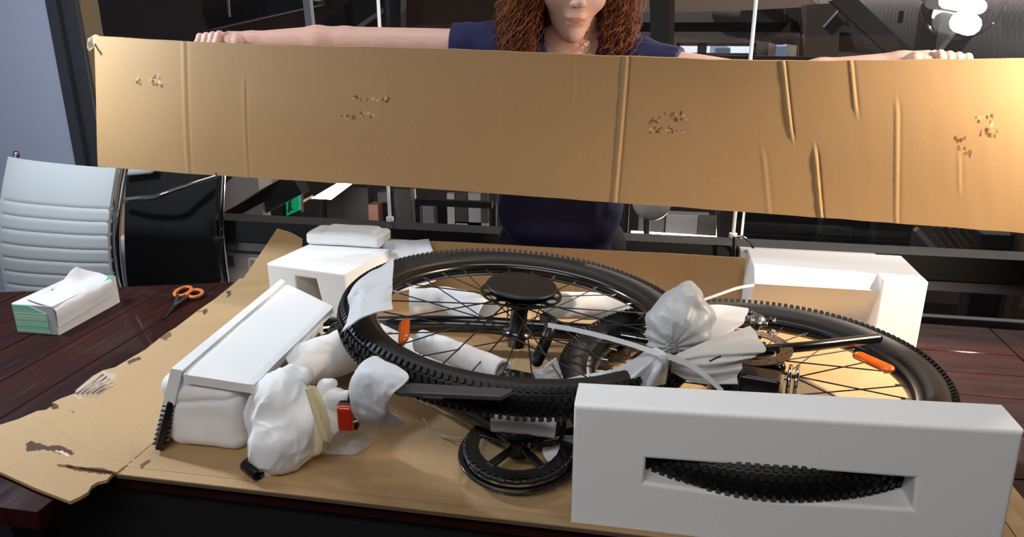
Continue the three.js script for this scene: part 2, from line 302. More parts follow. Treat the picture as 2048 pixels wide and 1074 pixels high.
// under the panel, left
single('duct_end', 'pale grey duct slanting away under the raised cardboard', 'duct', hull([onZ(446, 425, -4.2), onZ(446, 372, -4.2), onZ(470, 350, -4.2), onZ(515, 340, -4.2), onZ(518, 380, -4.2)], V3(0.05, 0.05, -0.8)), std(0x8d8684, 0.85));
single('stair', 'grey triangular stair panel beside the green sign', 'panel', hull([onZ(468, 436, -4.4), onZ(522, 407, -4.4), onZ(528, 440, -4.4)], V3(0, 0, -0.1)), std(0x77726f, 0.85));
bar('stair_stringer', 'black sloping stair stringer behind the chair', 'stair', [-580, 1000], [600, 362], 0.12, M.blackBeam, -4.5, 0.16);
{ const z = -5.2; const g = hull([onZ(572, 398, z), onZ(596, 389, z), onZ(598, 421, z), onZ(573, 432, z)], V3(0, 0, -0.04)); const t = thing('exit_sign', 'small green lit exit sign with running figure', 'sign', onZ(585, 432, z));
  part(t, 'housing', hull([onZ(565, 396, z - 0.06), onZ(600, 383, z - 0.06), onZ(602, 426, z - 0.06), onZ(566, 440, z - 0.06)], V3(0, 0, -0.05)), std(0x37373b, 0.7));
  part(t, 'panel', g, std(0x0c7a55, 0.5, { emissive: 0x12a070, emissiveIntensity: 0.55 }));
  const zf = z + 0.006, fg = std(0x0a5a40, 0.5); const fig = [rod(onZ(580, 404, zf), onZ(580, 414, zf), 0.012), rod(onZ(580, 414, zf), onZ(577, 424, zf), 0.009), rod(onZ(580, 413, zf), onZ(585, 420, zf), 0.009)]; const hd = new THREE.SphereGeometry(0.012, 10, 8); const hp = onZ(581, 400, zf); fig.push(hd.translate(hp.x, hp.y, hp.z));
  part(t, 'running_figure', merge(fig), fg, 'dark green figure'); }
function litPanel(name, label, cat, pts, z, hex, e, li) {
  const P = pts.map((p) => onZ(p[0], p[1], z)); const t = thing(name, label, cat, P[0]);
  part(t, 'diffuser', hull(P, V3(0, 0, -0.03)), std(hex, 0.5, { emissive: hex, emissiveIntensity: e }));
  const c = P.reduce((a, b) => a.add(b), V3()).multiplyScalar(1 / P.length); const l = new THREE.PointLight(hex, li); l.position.copy(c).add(V3(0, 0, 0.06)); l.castShadow = true; l.shadow.radius = 3; scene.add(l); return t;
}
litPanel('lower_lamp', 'slanted glowing light panel near the green sign', 'light', [[622, 397], [682, 362], [709, 364], [662, 399]], -6, 0xfff6ea, 2.5, 7);
litPanel('lower_lamp', 'long bright light strip low behind the person', 'light', [[1262, 463], [1434, 474], [1434, 492], [1262, 484]], -6.2, 0xfff4e2, 3.2, 12);
bar('light_surround', 'brown trim along the slanted light panel', 'trim', [596, 408], [625, 393], 0.02, std(0x6c5a48, 0.7), -6.05);
for (const [x0, x1, y0, y1, hex, lab, z] of [
  [530, 570, 372, 450, 0x1c1c1f, 'black cabinet beside the green sign', -6.6], [600, 640, 402, 452, 0x2d2a2b, 'dark grey cupboard under the slanted light', -6.6], [655, 690, 400, 455, 0x353235, 'grey cupboard with open shelf under the light', -6.7],
  [688, 735, 375, 460, 0x141416, 'black tall cabinet right of the light panel', -6.5], [738, 756, 410, 455, 0x4a2f22, 'small brown carton on the lower floor', -6.4], [758, 776, 385, 460, 0x323135, 'narrow grey locker beside the rod', -6.6],
  [790, 822, 378, 462, 0x0d0d10, 'tall black locker right of the rod', -6.6], [846, 868, 405, 466, 0x3d3d42, 'grey filing cabinet behind the light post', -6.6], [875, 898, 405, 470, 0x0e0e10, 'black filing cabinet beside the grey frame', -6.7],
  [1275, 1330, 440, 465, 0x55555a, 'grey box behind the dome lamp', -6.9], [1330, 1420, 432, 466, 0x6b6b70, 'pale grey machine above the light strip', -6.8], [1395, 1436, 438, 466, 0x2d2d30, 'dark grey machine end above the light strip', -6.7],
  [1484, 1640, 425, 490, 0x16161a, 'long black cabinet behind the far foam block', -5.4], [1640, 1745, 438, 492, 0x1d1d22, 'black low cupboard next to the long cabinet', -5.2], [1745, 1830, 440, 512, 0x232326, 'dark grey shelf unit near the leaning boards', -5.0],
  [1952, 2030, 470, 530, 0x121215, 'black box on the lower floor at the far end', -4.6], [2036, 2075, 462, 540, 0x4a3d35, 'brown post of the lower floor rack', -4.5],
]) { const a = onZ(x0, y1, z), b = onZ(x1, y0, z); single('cabinet', lab, 'cabinet', box(a.x, b.x, a.y - 0.5, b.y, z - 0.14, z, 0.01), std(hex, 0.75)); }
// pale window-like frame left of the person
{ const z = -6.4, t = thing('partition_frame', 'pale grey partition frame standing left of the navy shirt', 'frame', onZ(930, 480, z)); const m = std(0x77767d, 0.85);
  const q = (a, b, c, d) => { const p = onZ(a, d, z), r = onZ(b, c, z); return box(p.x, r.x, p.y, r.y, z - 0.06, z); };
  part(t, 'post', q(896, 910, 388, 470), m); part(t, 'post', q(936, 962, 388, 470), m); part(t, 'rail', q(910, 975, 446, 470), m); part(t, 'panel', q(910, 936, 388, 446), std(0x1a1a1c, 0.8)); part(t, 'panel', q(962, 975, 388, 446), std(0x2a2a2c, 0.8)); }
railing('hall_rail', 'black horizontal rail crossing behind the partition frame', [832, 403], [985, 410], 0.05, -5.6);
bar('light_post', 'thin pale post standing left of the partition frame', 'post', [826, 378], [832, 468], 0.035, std(0x9a9088, 0.7), -5.8);
bar('chrome_post', 'chrome post at the end of the light strip', 'post', [1436, 415], [1445, 1075], 0.022, M.chrome, -4.4);
{ const z = -5, c = onZ(1304, 402, z), r = onZ(1344, 402, z).x - c.x; const t = thing('dome_lamp', 'translucent grey dome lamp on a stem above the light strip', 'lamp', onZ(1292, 500, z));
  const g = new THREE.SphereGeometry(r, 32, 16, 0, Math.PI * 2, Math.PI / 2, Math.PI / 2); part(t, 'shade', g.translate(c.x, c.y, c.z), phy(0xb0b0b2, 0.4, { transmission: 0.3, thickness: 0 })); part(t, 'stem', rod(onZ(1293, 430, z), onZ(1293, 520, z), 0.02), std(0x3a3a3d, 0.6)); }
// sloping boards and glass on the lower floor, right
for (let i = 0; i < 5; i++) bar('timber_board', ['first leaning brown board beside the black box on the lower floor', 'second leaning brown board of the stack on the lower floor', 'third leaning brown board of the stack on the lower floor', 'fourth leaning brown board of the stack on the lower floor', 'last leaning brown board of the stack on the lower floor'][i], 'board', [1868 + i * 17, 452 + i], [1928 + i * 17, 532], 0.045, std([0x4a3a33, 0x3f322d, 0x53423a, 0x42342f, 0x4b3b35][i], 0.8), -4.8 - i * 0.02, 0.02);
bar('pale_bar', 'pale grey bar leaning beside the brown boards', 'bar', [1832, 458], [2322, 1000], 0.05, std(0x777578, 0.7), -4.7, 0.03);
single('grey_ledge', 'light grey ledge right behind the far foam block', 'ledge', (() => { const a = onZ(1478, 520, -2.46), b = onZ(1762, 490, -2.46); return box(a.x, b.x, a.y - 0.01, a.y + 0.035, -2.52, -2.46, 0.004); })(), std(0x8b8b91, 0.7));
{ const z = -2.44, t = thing('chrome_bar', 'bent chrome bar beside the steel rod', 'bar', onZ(1478, 512, z)); part(t, 'bend', tube([onZ(1466, 474, z), onZ(1487, 474, z), onZ(1500, 486, z), onZ(1508, 500, z)], 0.004), M.chrome); part(t, 'base', tube([onZ(1468, 474, z), onZ(1468, 512, z)], 0.005), M.chrome); }

// ------------------------------------------------------------------ lamps
function spotLamp({ p, at, cone, c, i }, label) {   // a tilted spot head hanging from the ceiling
  const P = V3(...p), d = V3(...at).sub(P).normalize(), q = new THREE.Quaternion().setFromUnitVectors(V3(0, -1, 0), d), col = new THREE.Color(...c), t = thing('spot_lamp', label, 'lamp', P);
  const put = (g) => g.applyQuaternion(q).translate(P.x, P.y, P.z);
  part(t, 'shade', put(lathe([[0.022, 0.085], [0.03, 0.08], [0.042, 0.03], [0.05, 0.0], [0.048, 0.0], [0.039, 0.03], [0.02, 0.075]], 32)), M.blackBeam);
  part(t, 'bulb', put(new THREE.CylinderGeometry(0.044, 0.036, 0.012, 24).translate(0, 0.014, 0)), std(0xffffff, 0.5, { emissive: col, emissiveIntensity: 4 }));
  part(t, 'arm', rod(P.clone().addScaledVector(d, -0.08), V3(P.x, 2.7, P.z), 0.006), M.black);
  const l = new THREE.SpotLight(col, i, 0, cone * Math.PI / 180, 0.95, 2); l.position.copy(P).addScaledVector(d, 0.012); l.target.position.set(...at); l.castShadow = true; l.shadow.radius = 2; scene.add(l, l.target); return t;
}
spotLamp(LIGHT.right, 'warm black spot lamp hanging beside the raised cardboard');
{ const L = LIGHT.left, P = V3(...L.p), col = new THREE.Color(...L.c), t = thing('pendant_lamp', 'cool clear globe pendant hanging before the office chairs', 'lamp', P);
  part(t, 'shade', new THREE.SphereGeometry(0.1, 32, 20, 0, Math.PI * 2, 0.35, Math.PI - 0.35).translate(P.x, P.y, P.z), M.glass, 'clear glass globe');
  part(t, 'socket', merge([rod(P.clone().add(V3(0, 0.085, 0)), P.clone().add(V3(0, 0.13, 0)), 0.022), rod(P.clone().add(V3(0, 0.13, 0)), V3(P.x, 2.7, P.z), 0.004)]), M.black);
  part(t, 'bulb', new THREE.SphereGeometry(0.04, 20, 14).translate(P.x, P.y, P.z), std(0xffffff, 0.5, { emissive: col, emissiveIntensity: 4 }));
  const l = new THREE.PointLight(col, L.i); l.position.copy(P); l.castShadow = true; l.shadow.radius = 2; scene.add(l); }
{ const L = LIGHT.glass, P = onD(...L.px, L.d), t = thing('pendant_lamp', 'two glowing white bulbs in a clear globe above the cardboard', 'lamp', P);
  const q = (x, y, d = 0) => onD(x, y, L.d + d); const col = new THREE.Color(...L.c), m = std(0xffffff, 0.5, { emissive: col, emissiveIntensity: 5 });
  part(t, 'bulb', tube([q(1893, 2), q(1958, 14)], 0.021, 1, 16), m); part(t, 'bulb', merge([tube([q(1922, 44), q(1940, 50)], 0.031, 1, 16)]), m);
  const g = new THREE.SphereGeometry(0.115, 32, 20); const c = q(1926, 0); part(t, 'shade', g.translate(c.x, c.y, c.z), M.glass, 'clear glass globe');
  part(t, 'cord', rod(V3(c.x, c.y + 0.115, c.z), V3(c.x, 2.7, c.z), 0.004), M.black);
  const l = new THREE.PointLight(col, L.i); l.position.copy(q(1930, 28)); l.castShadow = true; l.shadow.radius = 2.5; scene.add(l); }
for (const [L, lab] of [[LIGHT.panel, 'flat ceiling light above the raised cardboard'], [LIGHT.rear, 'flat ceiling light behind the viewpoint']]) { const t = thing('ceiling_light', lab, 'light', L.p);
  part(t, 'diffuser', box(L.p[0] - L.w / 2, L.p[0] + L.w / 2, L.p[1], L.p[1] + 0.02, L.p[2] - L.h / 2, L.p[2] + L.h / 2, 0.005), std(0xffffff, 0.5, { emissive: new THREE.Color(...L.c), emissiveIntensity: 2 }));
  part(t, 'housing', box(L.p[0] - L.w / 2 - 0.02, L.p[0] + L.w / 2 + 0.02, L.p[1] + 0.021, 2.699, L.p[2] - L.h / 2 - 0.02, L.p[2] + L.h / 2 + 0.02), M.frameDark);
  const l = new THREE.RectAreaLight(new THREE.Color(...L.c), L.i, L.w, L.h); l.position.set(L.p[0], L.p[1] - 0.01, L.p[2]); l.rotation.x = -Math.PI / 2; scene.add(l); }

// ------------------------------------------------------------------ table of dark planks
{ const woods = [0, 1, 2, 3].map((k) => { const r = rng(40 + k);
    const t = dataTex(512, 128, (u, v, i, j) => { const n = noise.noise(u * 3 + k * 7, v * 26, k) * 0.6 + noise.noise(u * 9, v * 90, k + 4) * 0.4, s = noise.noise(u * 2.2, v * 5 + k * 3, 8); const scuff = Math.max(0, noise.noise(u * 14 + k, v * 60, 3) - 0.42) * 90; const b = 1 + n * 0.5 + s * 0.35; return [clamp(40 * b + scuff), clamp(14 * b + scuff * 0.8), clamp(11 * b + scuff * 0.75)]; });
    const rt = dataTex(256, 64, (u, v) => { const n = noise.noise(u * 6 + k, v * 18, 2), g = clamp(255 * (0.6 + 0.16 * n + Math.max(0, noise.noise(u * 20, v * 50, k)) * 0.25)); return [g, g, g]; }, false);
    return phy(0xffffff, 0.95, { map: t, roughnessMap: rt, clearcoat: 0.12, clearcoatRoughness: 0.06, specularIntensity: 0.15 }); });
  const t = thing('conference_table', 'dark red-brown glossy plank conference table under the opened box', 'table', [-0.3, 0, -1.45]);
  const rr = rng(5);
  const plank = (pts, long) => {   // outline in x,z
    const s = new THREE.Shape(pts.map((p) => new THREE.Vector2(p[0], -p[1]))); const th = 0.034 + rr() * 0.002;
    const g = new THREE.ExtrudeGeometry(s, { depth: th - 0.002, bevelEnabled: true, bevelSize: 0.001, bevelThickness: 0.001, bevelOffset: -0.001, bevelSegments: 1 });
    const u = g.attributes.uv, p = g.attributes.position, o = rr(); for (let i = 0; i < u.count; i++) { const x = p.getX(i), z = p.getY(i); long ? u.setXY(i, x * 0.6 + o, z * 2.2 + o * 3) : u.setXY(i, z * 0.6 + o, x * 2.2 + o * 5); }
    g.rotateX(-Math.PI / 2).translate(0, TY - th + 0.001 - rr() * 0.0012, 0);
    part(t, 'plank', g, woods[Math.floor(rr() * 4)]);
  };
  const zs = [TZ0, -1.786, -1.673, -1.558, -1.40, -1.244, -1.141, -1.05, -0.985], gp = 0.0016;
  for (let i = 0; i + 1 < zs.length; i++) plank([[-1.1 + gp, zs[i] + gp], [0.877 - gp, zs[i] + gp], [0.877 - gp, zs[i + 1] - gp], [-1.1 + gp, zs[i + 1] - gp]], true);
  const back = (x) => x > -1.1 ? TZ0 : TZ0 + (-1.1 - x) * 0.33;   // the far edge tapers in towards the end
  const xs = [-1.1, -1.23, -1.36, -1.49, -1.62, -1.75, -1.88, -2.01];
  for (let i = 0; i + 1 < xs.length; i++) { const a = xs[i + 1] + gp, b = xs[i] - gp; plank([[a, back(a)], [b, back(b)], [b, -0.86], [a, -0.86]], false); }
  plank([[-1.1 + gp, -0.982], [-0.93, -0.982], [-0.93, -0.86], [-1.1 + gp, -0.86]], false);
  for (let i = 0; i < 5; i++) { const a = 0.877 + i * 0.13 + gp, b = 0.877 + (i + 1) * 0.13 - gp; plank([[a, TZ0], [b, TZ0], [b, -0.9], [a, -0.9]], false); }
  part(t, 'modesty_panel', box(-1.06, 0.9, 0.06, 0.71, -1.035, -1.015), M.blackBeam);
  part(t, 'apron', merge([box(-1.9, 1.45, 0.66, 0.712, -1.74, -1.70), box(-1.9, 1.45, 0.66, 0.712, -1.09, -1.05), box(-1.9, -1.86, 0.66, 0.712, -1.7, -1.0)]), std(0x140c0a, 0.6));
  for (const [x, z] of [[-1.25, -1.75], [-1.25, -1.16], [1.35, -1.85], [1.35, -1.05]]) part(t, 'leg', box(x - 0.04, x + 0.04, 0, 0.712, z - 0.04, z + 0.04, 0.006), std(0x140c0a, 0.6));
  part(t, 'edge_rail', box(-1.08, 1.5, 0.735, 0.765, TZ0 - 0.028, TZ0 - 0.002, 0.004), M.blackBeam, 'black metal edging along the far side');
}

// ------------------------------------------------------------------ opened box under the bicycle
const BY = 0.7515, BT = 0.006, BASE = BY + BT;
{ const PX = 700, X0 = -1.3, Z0 = -2.2, wC = 2048, hC = 1400;   // one printed sheet, uv in metres over x,z
  const cx = (x) => (x - X0) * PX * (wC / 1400), cz = (z) => (z - Z0) * PX * (hC / 980);
  const tex = kraft(2048, 1024, 1, (g, r) => {
    const sx = 2048 / 2.0, sz = 1024 / 1.35, U = (x) => (x - X0) * sx, Vv = (z) => (z - Z0) * sz;
    const at = (a, b) => { const p = onY(a, b, BASE); return [U(p.x), Vv(p.z)]; };
    const poly = (pts, col) => { g.fillStyle = col; g.beginPath(); pts.forEach((p, i) => { const n = pts[(i + 1) % pts.length]; for (let k = 0; k < 6; k++) { const q = at(p[0] + (n[0] - p[0]) * k / 6 + (r() - 0.5) * 3, p[1] + (n[1] - p[1]) * k / 6 + (r() - 0.5) * 3); i || k ? g.lineTo(...q) : g.moveTo(...q); } }); g.closePath(); g.fill(); };
    poly([[52, 888], [64, 881], [70, 886], [85, 889], [98, 893], [110, 891], [122, 892], [136, 899], [150, 906], [140, 912], [120, 908], [104, 902], [86, 900], [66, 902], [54, 904]], '#4a2d18');
    poly([[108, 901], [124, 902], [142, 910], [136, 912], [118, 907]], '#d8c6a8');
    poly([[148, 790], [160, 776], [190, 752], [206, 742], [232, 748], [232, 756], [158, 800]], '#b6a394');
    for (let k = 0; k < 5; k++) { const o = k * 5; poly([[152 + o * 2, 788 - o * 0.2], [206 + o * 1.2, 748 + o], [208 + o * 1.2, 750 + o], [154 + o * 2, 791]], '#5a4232'); }
    poly([[256, 722], [280, 714], [282, 718], [258, 730]], '#5a3a22'); poly([[314, 672], [340, 664], [344, 672], [330, 682]], '#6e573b'); poly([[392, 624], [414, 618], [416, 624], [408, 630], [404, 624]], '#5a4028'); poly([[450, 584], [464, 582], [460, 592], [452, 596], [456, 588]], '#5a4028');
    poly([[100, 812], [118, 810], [116, 818], [104, 818]], '#4a2d18'); poly([[136, 820], [140, 820], [140, 823]], '#4a2d18'); poly([[144, 823], [148, 823], [148, 826]], '#4a2d18');
    poly([[130, 934], [168, 938], [215, 943], [232, 950], [200, 948], [160, 944]], '#5a3a22');
    poly([[280, 930], [300, 920], [302, 924], [283, 938]], '#6b4a2c');
  });
  tex.wrapS = tex.wrapT = THREE.ClampToEdgeWrapping; tex.flipY = false;
  M.kraft = std(0xffffff, 0.8, { map: tex });
  const uvXZ = (g) => { const p = g.attributes.position, u = new Float32Array(p.count * 2); for (let i = 0; i < p.count; i++) { u[i * 2] = (p.getX(i) - X0) / 2.0; u[i * 2 + 1] = (p.getZ(i) - Z0) / 1.35; } g.setAttribute('uv', new THREE.BufferAttribute(u, 2)); return g; };
  const t = thing('cardboard_box', 'opened brown cardboard box lying flat on the table under the bicycle', 'box', [-0.15, BY, -1.45]);
  // the floor of the box: creases pressed into it
  const creaseX = onY(930, 960, BASE).x;
  const bottom = sheet((u, v) => { const x = -0.865 + u * 1.44, z = -1.955 + v * 0.988; let y = BY + BT / 2; const d = (x - creaseX) / 0.004; y += 0.0022 * d * Math.exp(-d * d / 2); y -= 0.0; const e = (z + 0.992) / 0.0035; y -= 0.0016 * Math.exp(-e * e); if (z > -0.992) y -= (z + 0.992) * 0.10 * 0; y += 0.0012 * noise.noise(x * 5, z * 5, 1); return V3(x, y + 0.0012, z); }, 360, 240, BT);
  part(t, 'bottom_panel', uvXZ(bottom), M.kraft);
  // side flap with its ragged outer edge
  const edge = [[0, 850], [38, 838], [75, 822], [92, 820], [104, 812], [118, 810], [104, 806], [120, 798], [150, 787], [152, 780], [186, 752], [206, 741], [230, 735], [262, 716], [290, 700], [330, 668], [352, 655], [395, 622], [430, 598], [455, 578], [480, 557]].map((p) => onY(p[0], p[1], BASE));
  const inner = [[486, 562], [380, 700]].map((p) => onY(p[0], p[1], BASE)); inner[0].x = -0.87; inner[1].x = -0.87;
  const lower = [[222, 951], [214, 960], [196, 964], [183, 972], [176, 984], [160, 994], [140, 1003], [70, 976], [0, 944], [-60, 920], [-60, 872]].map((p) => onY(p[0], p[1], BASE));
  const mid = V3(-0.868, BASE, -0.985);
  const flap = new THREE.Shape([...edge, V3(-0.868, 0, -1.94), mid, ...lower].map((p) => new THREE.Vector2(p.x, -p.z)));
  const fg = new THREE.ExtrudeGeometry(flap, { depth: BT, bevelEnabled: false }); fg.rotateX(-Math.PI / 2).translate(0, BY + 0.0005, 0);
  part(t, 'side_flap', uvXZ(fg), M.kraft);
  // raised score lines of the flap
  const flat = (g) => { const p = g.attributes.position; for (let i = 0; i < p.count; i++) p.setY(i, BASE + 0.0004 + (p.getY(i) - BASE) * 0.28); g.computeVertexNormals(); return g; };
  const ridge = (pts, r, nm = 'score_line') => part(t, nm, uvXZ(flat(tube(pts.map((p) => onY(p[0], p[1], BASE)), r * 0.9, 24, 8))), M.kraft);
  ridge([[78, 838], [120, 862], [190, 902], [270, 934]], 0.0032); ridge([[262, 868], [265, 900], [268, 938]], 0.0024); ridge([[272, 938], [315, 905]], 0.003); ridge([[0, 882], [90, 852], [190, 800], [318, 738]], 0.0016); ridge([[12, 940], [70, 912], [130, 905]], 0.0018); ridge([[200, 906], [262, 862], [318, 822]], 0.0018);
  // torn flutes laid bare
  const rg = []; for (let k = 0; k < 5; k++) { const o = k * 5; rg.push(tube([onY(156 + o * 1.6, 792 + o * 0.2, BASE), onY(204 + o * 1.3, 748 + o * 1.1, BASE)], 0.0022, 1, 6)); }
  part(t, 'torn_flutes', merge(rg), std(0xb9a696, 0.9), 'bare torn corrugation');
  // front lip with its dark torn underside
  const lipP = [[118, 935], [240, 950], [420, 968], [700, 1001], [1000, 1036], [1310, 1077]];
  part(t, 'front_lip', (() => { const a = V3(-0.98, BASE + 0.010, -0.972); return merge([uvXZ(hull([V3(-0.985, BASE + 0.0005, -0.9705), V3(-0.865, BASE + 0.0005, -0.985), V3(-0.865, BASE + 0.0005, -0.967)], V3(0, 0.004, 0)))]); })(), M.kraft, 'torn brown edge');
  part(t, 'cut_edge', box(-0.866, 0.575, BY - 0.0005, BY + 0.0055, -0.9675, -0.9655), std(0x5a4838, 0.9), 'dark cut edge');
  part(t, 'score_line', uvXZ(flat(tube([V3(-0.862, BASE, -0.993), V3(-0.3, BASE, -0.994), V3(0.56, BASE, -0.995)], 0.0026, 30, 8))), M.kraft);
  // standing rear wall, its corner tongue, right flap
  const wall = sheet((u, v) => { const x = -0.72 + u * 1.285, y = BASE - 0.003 + v * (0.142 + 0.004 * noise.noise(x * 4, 2, 1)); let z = -1.958 - 0.018 * v + 0.006 * noise.noise(x * 3, v, 4); for (const c of [onZ(1312, 540, -1.965).x, onZ(1372, 540, -1.965).x, onZ(1150, 540, -1.965).x]) { const d = (x - c) / 0.004; z += 0.0025 * Math.exp(-d * d); } return V3(x, y, z); }, 260, 20, BT);
  part(t, 'rear_wall', wall, M.kraftPlain = std(0xffffff, 0.82, { map: kraft(1024, 256, 0.6) }));
  const q = (x, y, z) => onZ(x, y, z);
  part(t, 'corner_flap', sheet(patch([[q(484, 562, -1.93), q(530, 576, -1.93), q(600, 572, -1.955)], [q(520, 510, -1.97), q(560, 522, -1.96), q(602, 520, -1.965)], [q(556, 457, -2.0), q(578, 464, -1.985), q(604, 478, -1.975)]]), 40, 30, BT), M.kraftPlain);
  part(t, 'right_flap', uvXZ(hull([V3(0.578, BASE, -1.9), V3(0.578, BASE, -0.97), V3(0.60, BASE + 0.006, -1.09), V3(0.64, BASE - 0.002, -1.0), V3(0.60, BASE, -1.9)], V3(0, -0.006, 0))), M.kraft);
}

// ------------------------------------------------------------------ the cardboard panel being lifted
{ const tex = kraft(2048, 512, 1, (g, r) => {
    const U = (x) => (x - 190) / 1858 * 0.80 * 2048, at = (px, py, w, h, n) => { const u = (px - 190) / 1858 * (1858 / 2250) * 2048, top = 72 + (px - 190) * 0.026, bot = 332 + (px - 190) * 0.0715; tear(g, r, u, (py - top) / (bot - top) * 512, w, h, n, '#4a2c14'); };
    at(310, 150, 26, 44, 16); at(270, 152, 16, 20, 4); at(735, 184, 40, 14, 9); at(772, 184, 20, 22, 10); at(708, 221, 24, 14, 6); at(744, 218, 26, 24, 10); at(1308, 222, 18, 22, 8); at(1348, 214, 46, 26, 13); at(1310, 246, 20, 20, 7); at(1342, 243, 40, 20, 11); at(1914, 262, 22, 22, 8); at(1962, 228, 36, 24, 10); at(1970, 252, 34, 26, 11); at(1922, 290, 24, 26, 9);
  }, '#a8865c');
  const lm = std(0xffffff, 0.62, { map: tex });
  const xs = [[190, 72, 197, 332, -1.755], [365, 82, 371, 346, -1.735], [490, 88, 493, 354, -1.735], [872, 97, 874, 378, -1.735], [1250, 112, 1238, 405, -1.725], [1560, 121, 1604, 432, -1.705], [2048, 117, 2048, 465, -1.675], [2440, 118, 2440, 500, -1.65]];
  const top = new THREE.CatmullRomCurve3(xs.map((a) => onZ(a[0], a[1], a[4])), false, 'centripetal'), bot = new THREE.CatmullRomCurve3(xs.map((a) => onZ(a[2], a[3], a[4] - 0.045)), false, 'centripetal');
  const ln = top.getLength(); const uOf = (px) => (px - 190) / 2250;
  const TP = (px) => { const i = xs.findIndex((a) => a[0] > px); const a = xs[i - 1], b = xs[i]; return (i - 1 + (px - a[0]) / (b[0] - a[0])) / (xs.length - 1); };
  const creases = [[368, 371, 0, 1, 0.0042], [489, 493, 0.22, 1, 0.003], [876, 872, 0.3, 1, 0.002], [1252, 1240, 0, 1, 0.006], [1566, 1556, 0, 0.5, 0.006], [1622, 1604, 0.52, 1, 0.0065], [1711, 1707, 0, 0.33, 0.0035], [1802, 1772, 0.22, 1, 0.0028], [1512, 1506, 0.55, 1, 0.0016], [1148, 1146, 0, 0.4, 0.001], [1000, 998, 0.2, 0.7, 0.0008], [1915, 1908, 0.5, 0.8, 0.001]];
  const g = sheet((u, v) => {
    const px = 190 + u * 2250; const t = Math.min(1, TP(Math.min(px, 2439.9))); const p = top.getPoint(t).lerp(bot.getPoint(t), v);
    let d = 0.006 * Math.sin(v * Math.PI) * Math.sin(u * 9) + 0.003 * noise.noise(u * 5, v * 1.5, 3) + 0.00015 * noise.noise(u * 60, v * 2, 1);
    for (const [a, b, v0, v1, h] of creases) { const k = (px - (a + (b - a) * v)) / 3.0; const w = Math.min(1, Math.max(0, (v - v0) / 0.06)) * Math.min(1, Math.max(0, (v1 - v) / 0.06)); const ww = v0 === 0 && v < 0.1 ? Math.min(1, Math.max(0, (v1 - v) / 0.06)) : v1 === 1 && v > 0.9 ? Math.min(1, Math.max(0, (v - v0) / 0.06)) : w; d += ww * h * 0.36 * (Math.exp(-k * k) - 0.45 * Math.exp(-(k - 2.2) * (k - 2.2))); }
    p.z += d; p.y += 0.0018 * noise.noise(u * 30, 3, v > 0.5 ? 1 : 9) * (v < 0.05 || v > 0.95 ? 1 : 0); return p;
  }, 900, 26, 0.006);
  const u = g.attributes.uv; for (let i = 0; i < u.count; i++) u.setXY(i, u.getX(i), 1 - u.getY(i));
  const t = thing('cardboard', 'long brown cardboard panel held up by the person above the bicycle', 'cardboard', onZ(1100, 400, -1.73));
  part(t, 'panel', g, lm);
  const e = (a, b, dz) => onZ(a, b, -1.76 + dz);
  part(t, 'end_tab', sheet(patch([[e(191, 74, 0), e(193, 100, -0.004), e(196, 200, -0.022), e(199, 330, -0.045)], [e(193, 76, -0.03), e(194, 100, -0.034), e(198, 200, -0.052), e(201, 330, -0.075)]], null), 20, 4, 0.005), M.kraftPlain, 'short folded end tab');
  part(t, 'torn_scrap', sheet(patch([[e(176, 78, 0.01), e(190, 70, 0), e(200, 72, 0)], [e(176, 95, 0.02), e(184, 92, 0.01), e(192, 88, 0.004)], [e(179, 104, 0.02), e(182, 100, 0.02), e(188, 96, 0.01)]], crumple(0.003, 90, 2)), 14, 14, 0.002), std(0xb0a48e, 0.9), 'torn paper scrap at the corner');
  part(t, 'staple', box(...(() => { const p = onZ(434, 350, -1.72); return [p.x - 0.002, p.x + 0.002, p.y - 0.006, p.y + 0.006, p.z, p.z + 0.004]; })()), M.chrome);
}

// ------------------------------------------------------------------ wheels
function tyreGeo(R, w, seed) {
  const prof = [[R - 0.058, -0.013], [R - 0.052, -0.022], [R - 0.040, -w * 0.47], [R - 0.026, -w * 0.5], [R - 0.012, -w * 0.42], [R - 0.006, -w * 0.22], [R - 0.005, 0], [R - 0.006, w * 0.22], [R - 0.012, w * 0.42], [R - 0.026, w * 0.5], [R - 0.040, w * 0.47], [R - 0.052, 0.022], [R - 0.058, 0.013], [R - 0.058, -0.013]];
  const list = [lathe(prof, 140)]; const n = 166;
  const knob = (a, r, y, sx, sy, sz, tilt, twist = 0) => { const b = new THREE.BoxGeometry(sz, sy, sx); b.rotateX(twist); b.rotateZ(tilt); b.translate(r, y, 0); b.rotateY(a); list.push(b); };
  for (let i = 0; i < n; i++) { const a = i / n * Math.PI * 2, h = Math.PI / n;
    for (const s of [-1, 1]) { knob(a, R - 0.011, s * w * 0.43, 0.0068, 0.010, 0.010, s * 0.75); knob(a + h, R - 0.0045, s * w * 0.23, 0.0075, 0.009, 0.008, s * 0.3, s * 0.3); }
    knob(a, R - 0.003, (i % 2 ? 1 : -1) * 0.005, 0.0075, 0.008, 0.008, 0, 0.2); }
  return merge(list);
}
function spokeGeo(a0, a1, y0, r0, r1) { return rod(V3(r0 * Math.cos(a0), y0, r0 * Math.sin(a0)), V3(r1 * Math.cos(a1), 0, r1 * Math.sin(a1)), 0.0015, 0.0013, 5); }
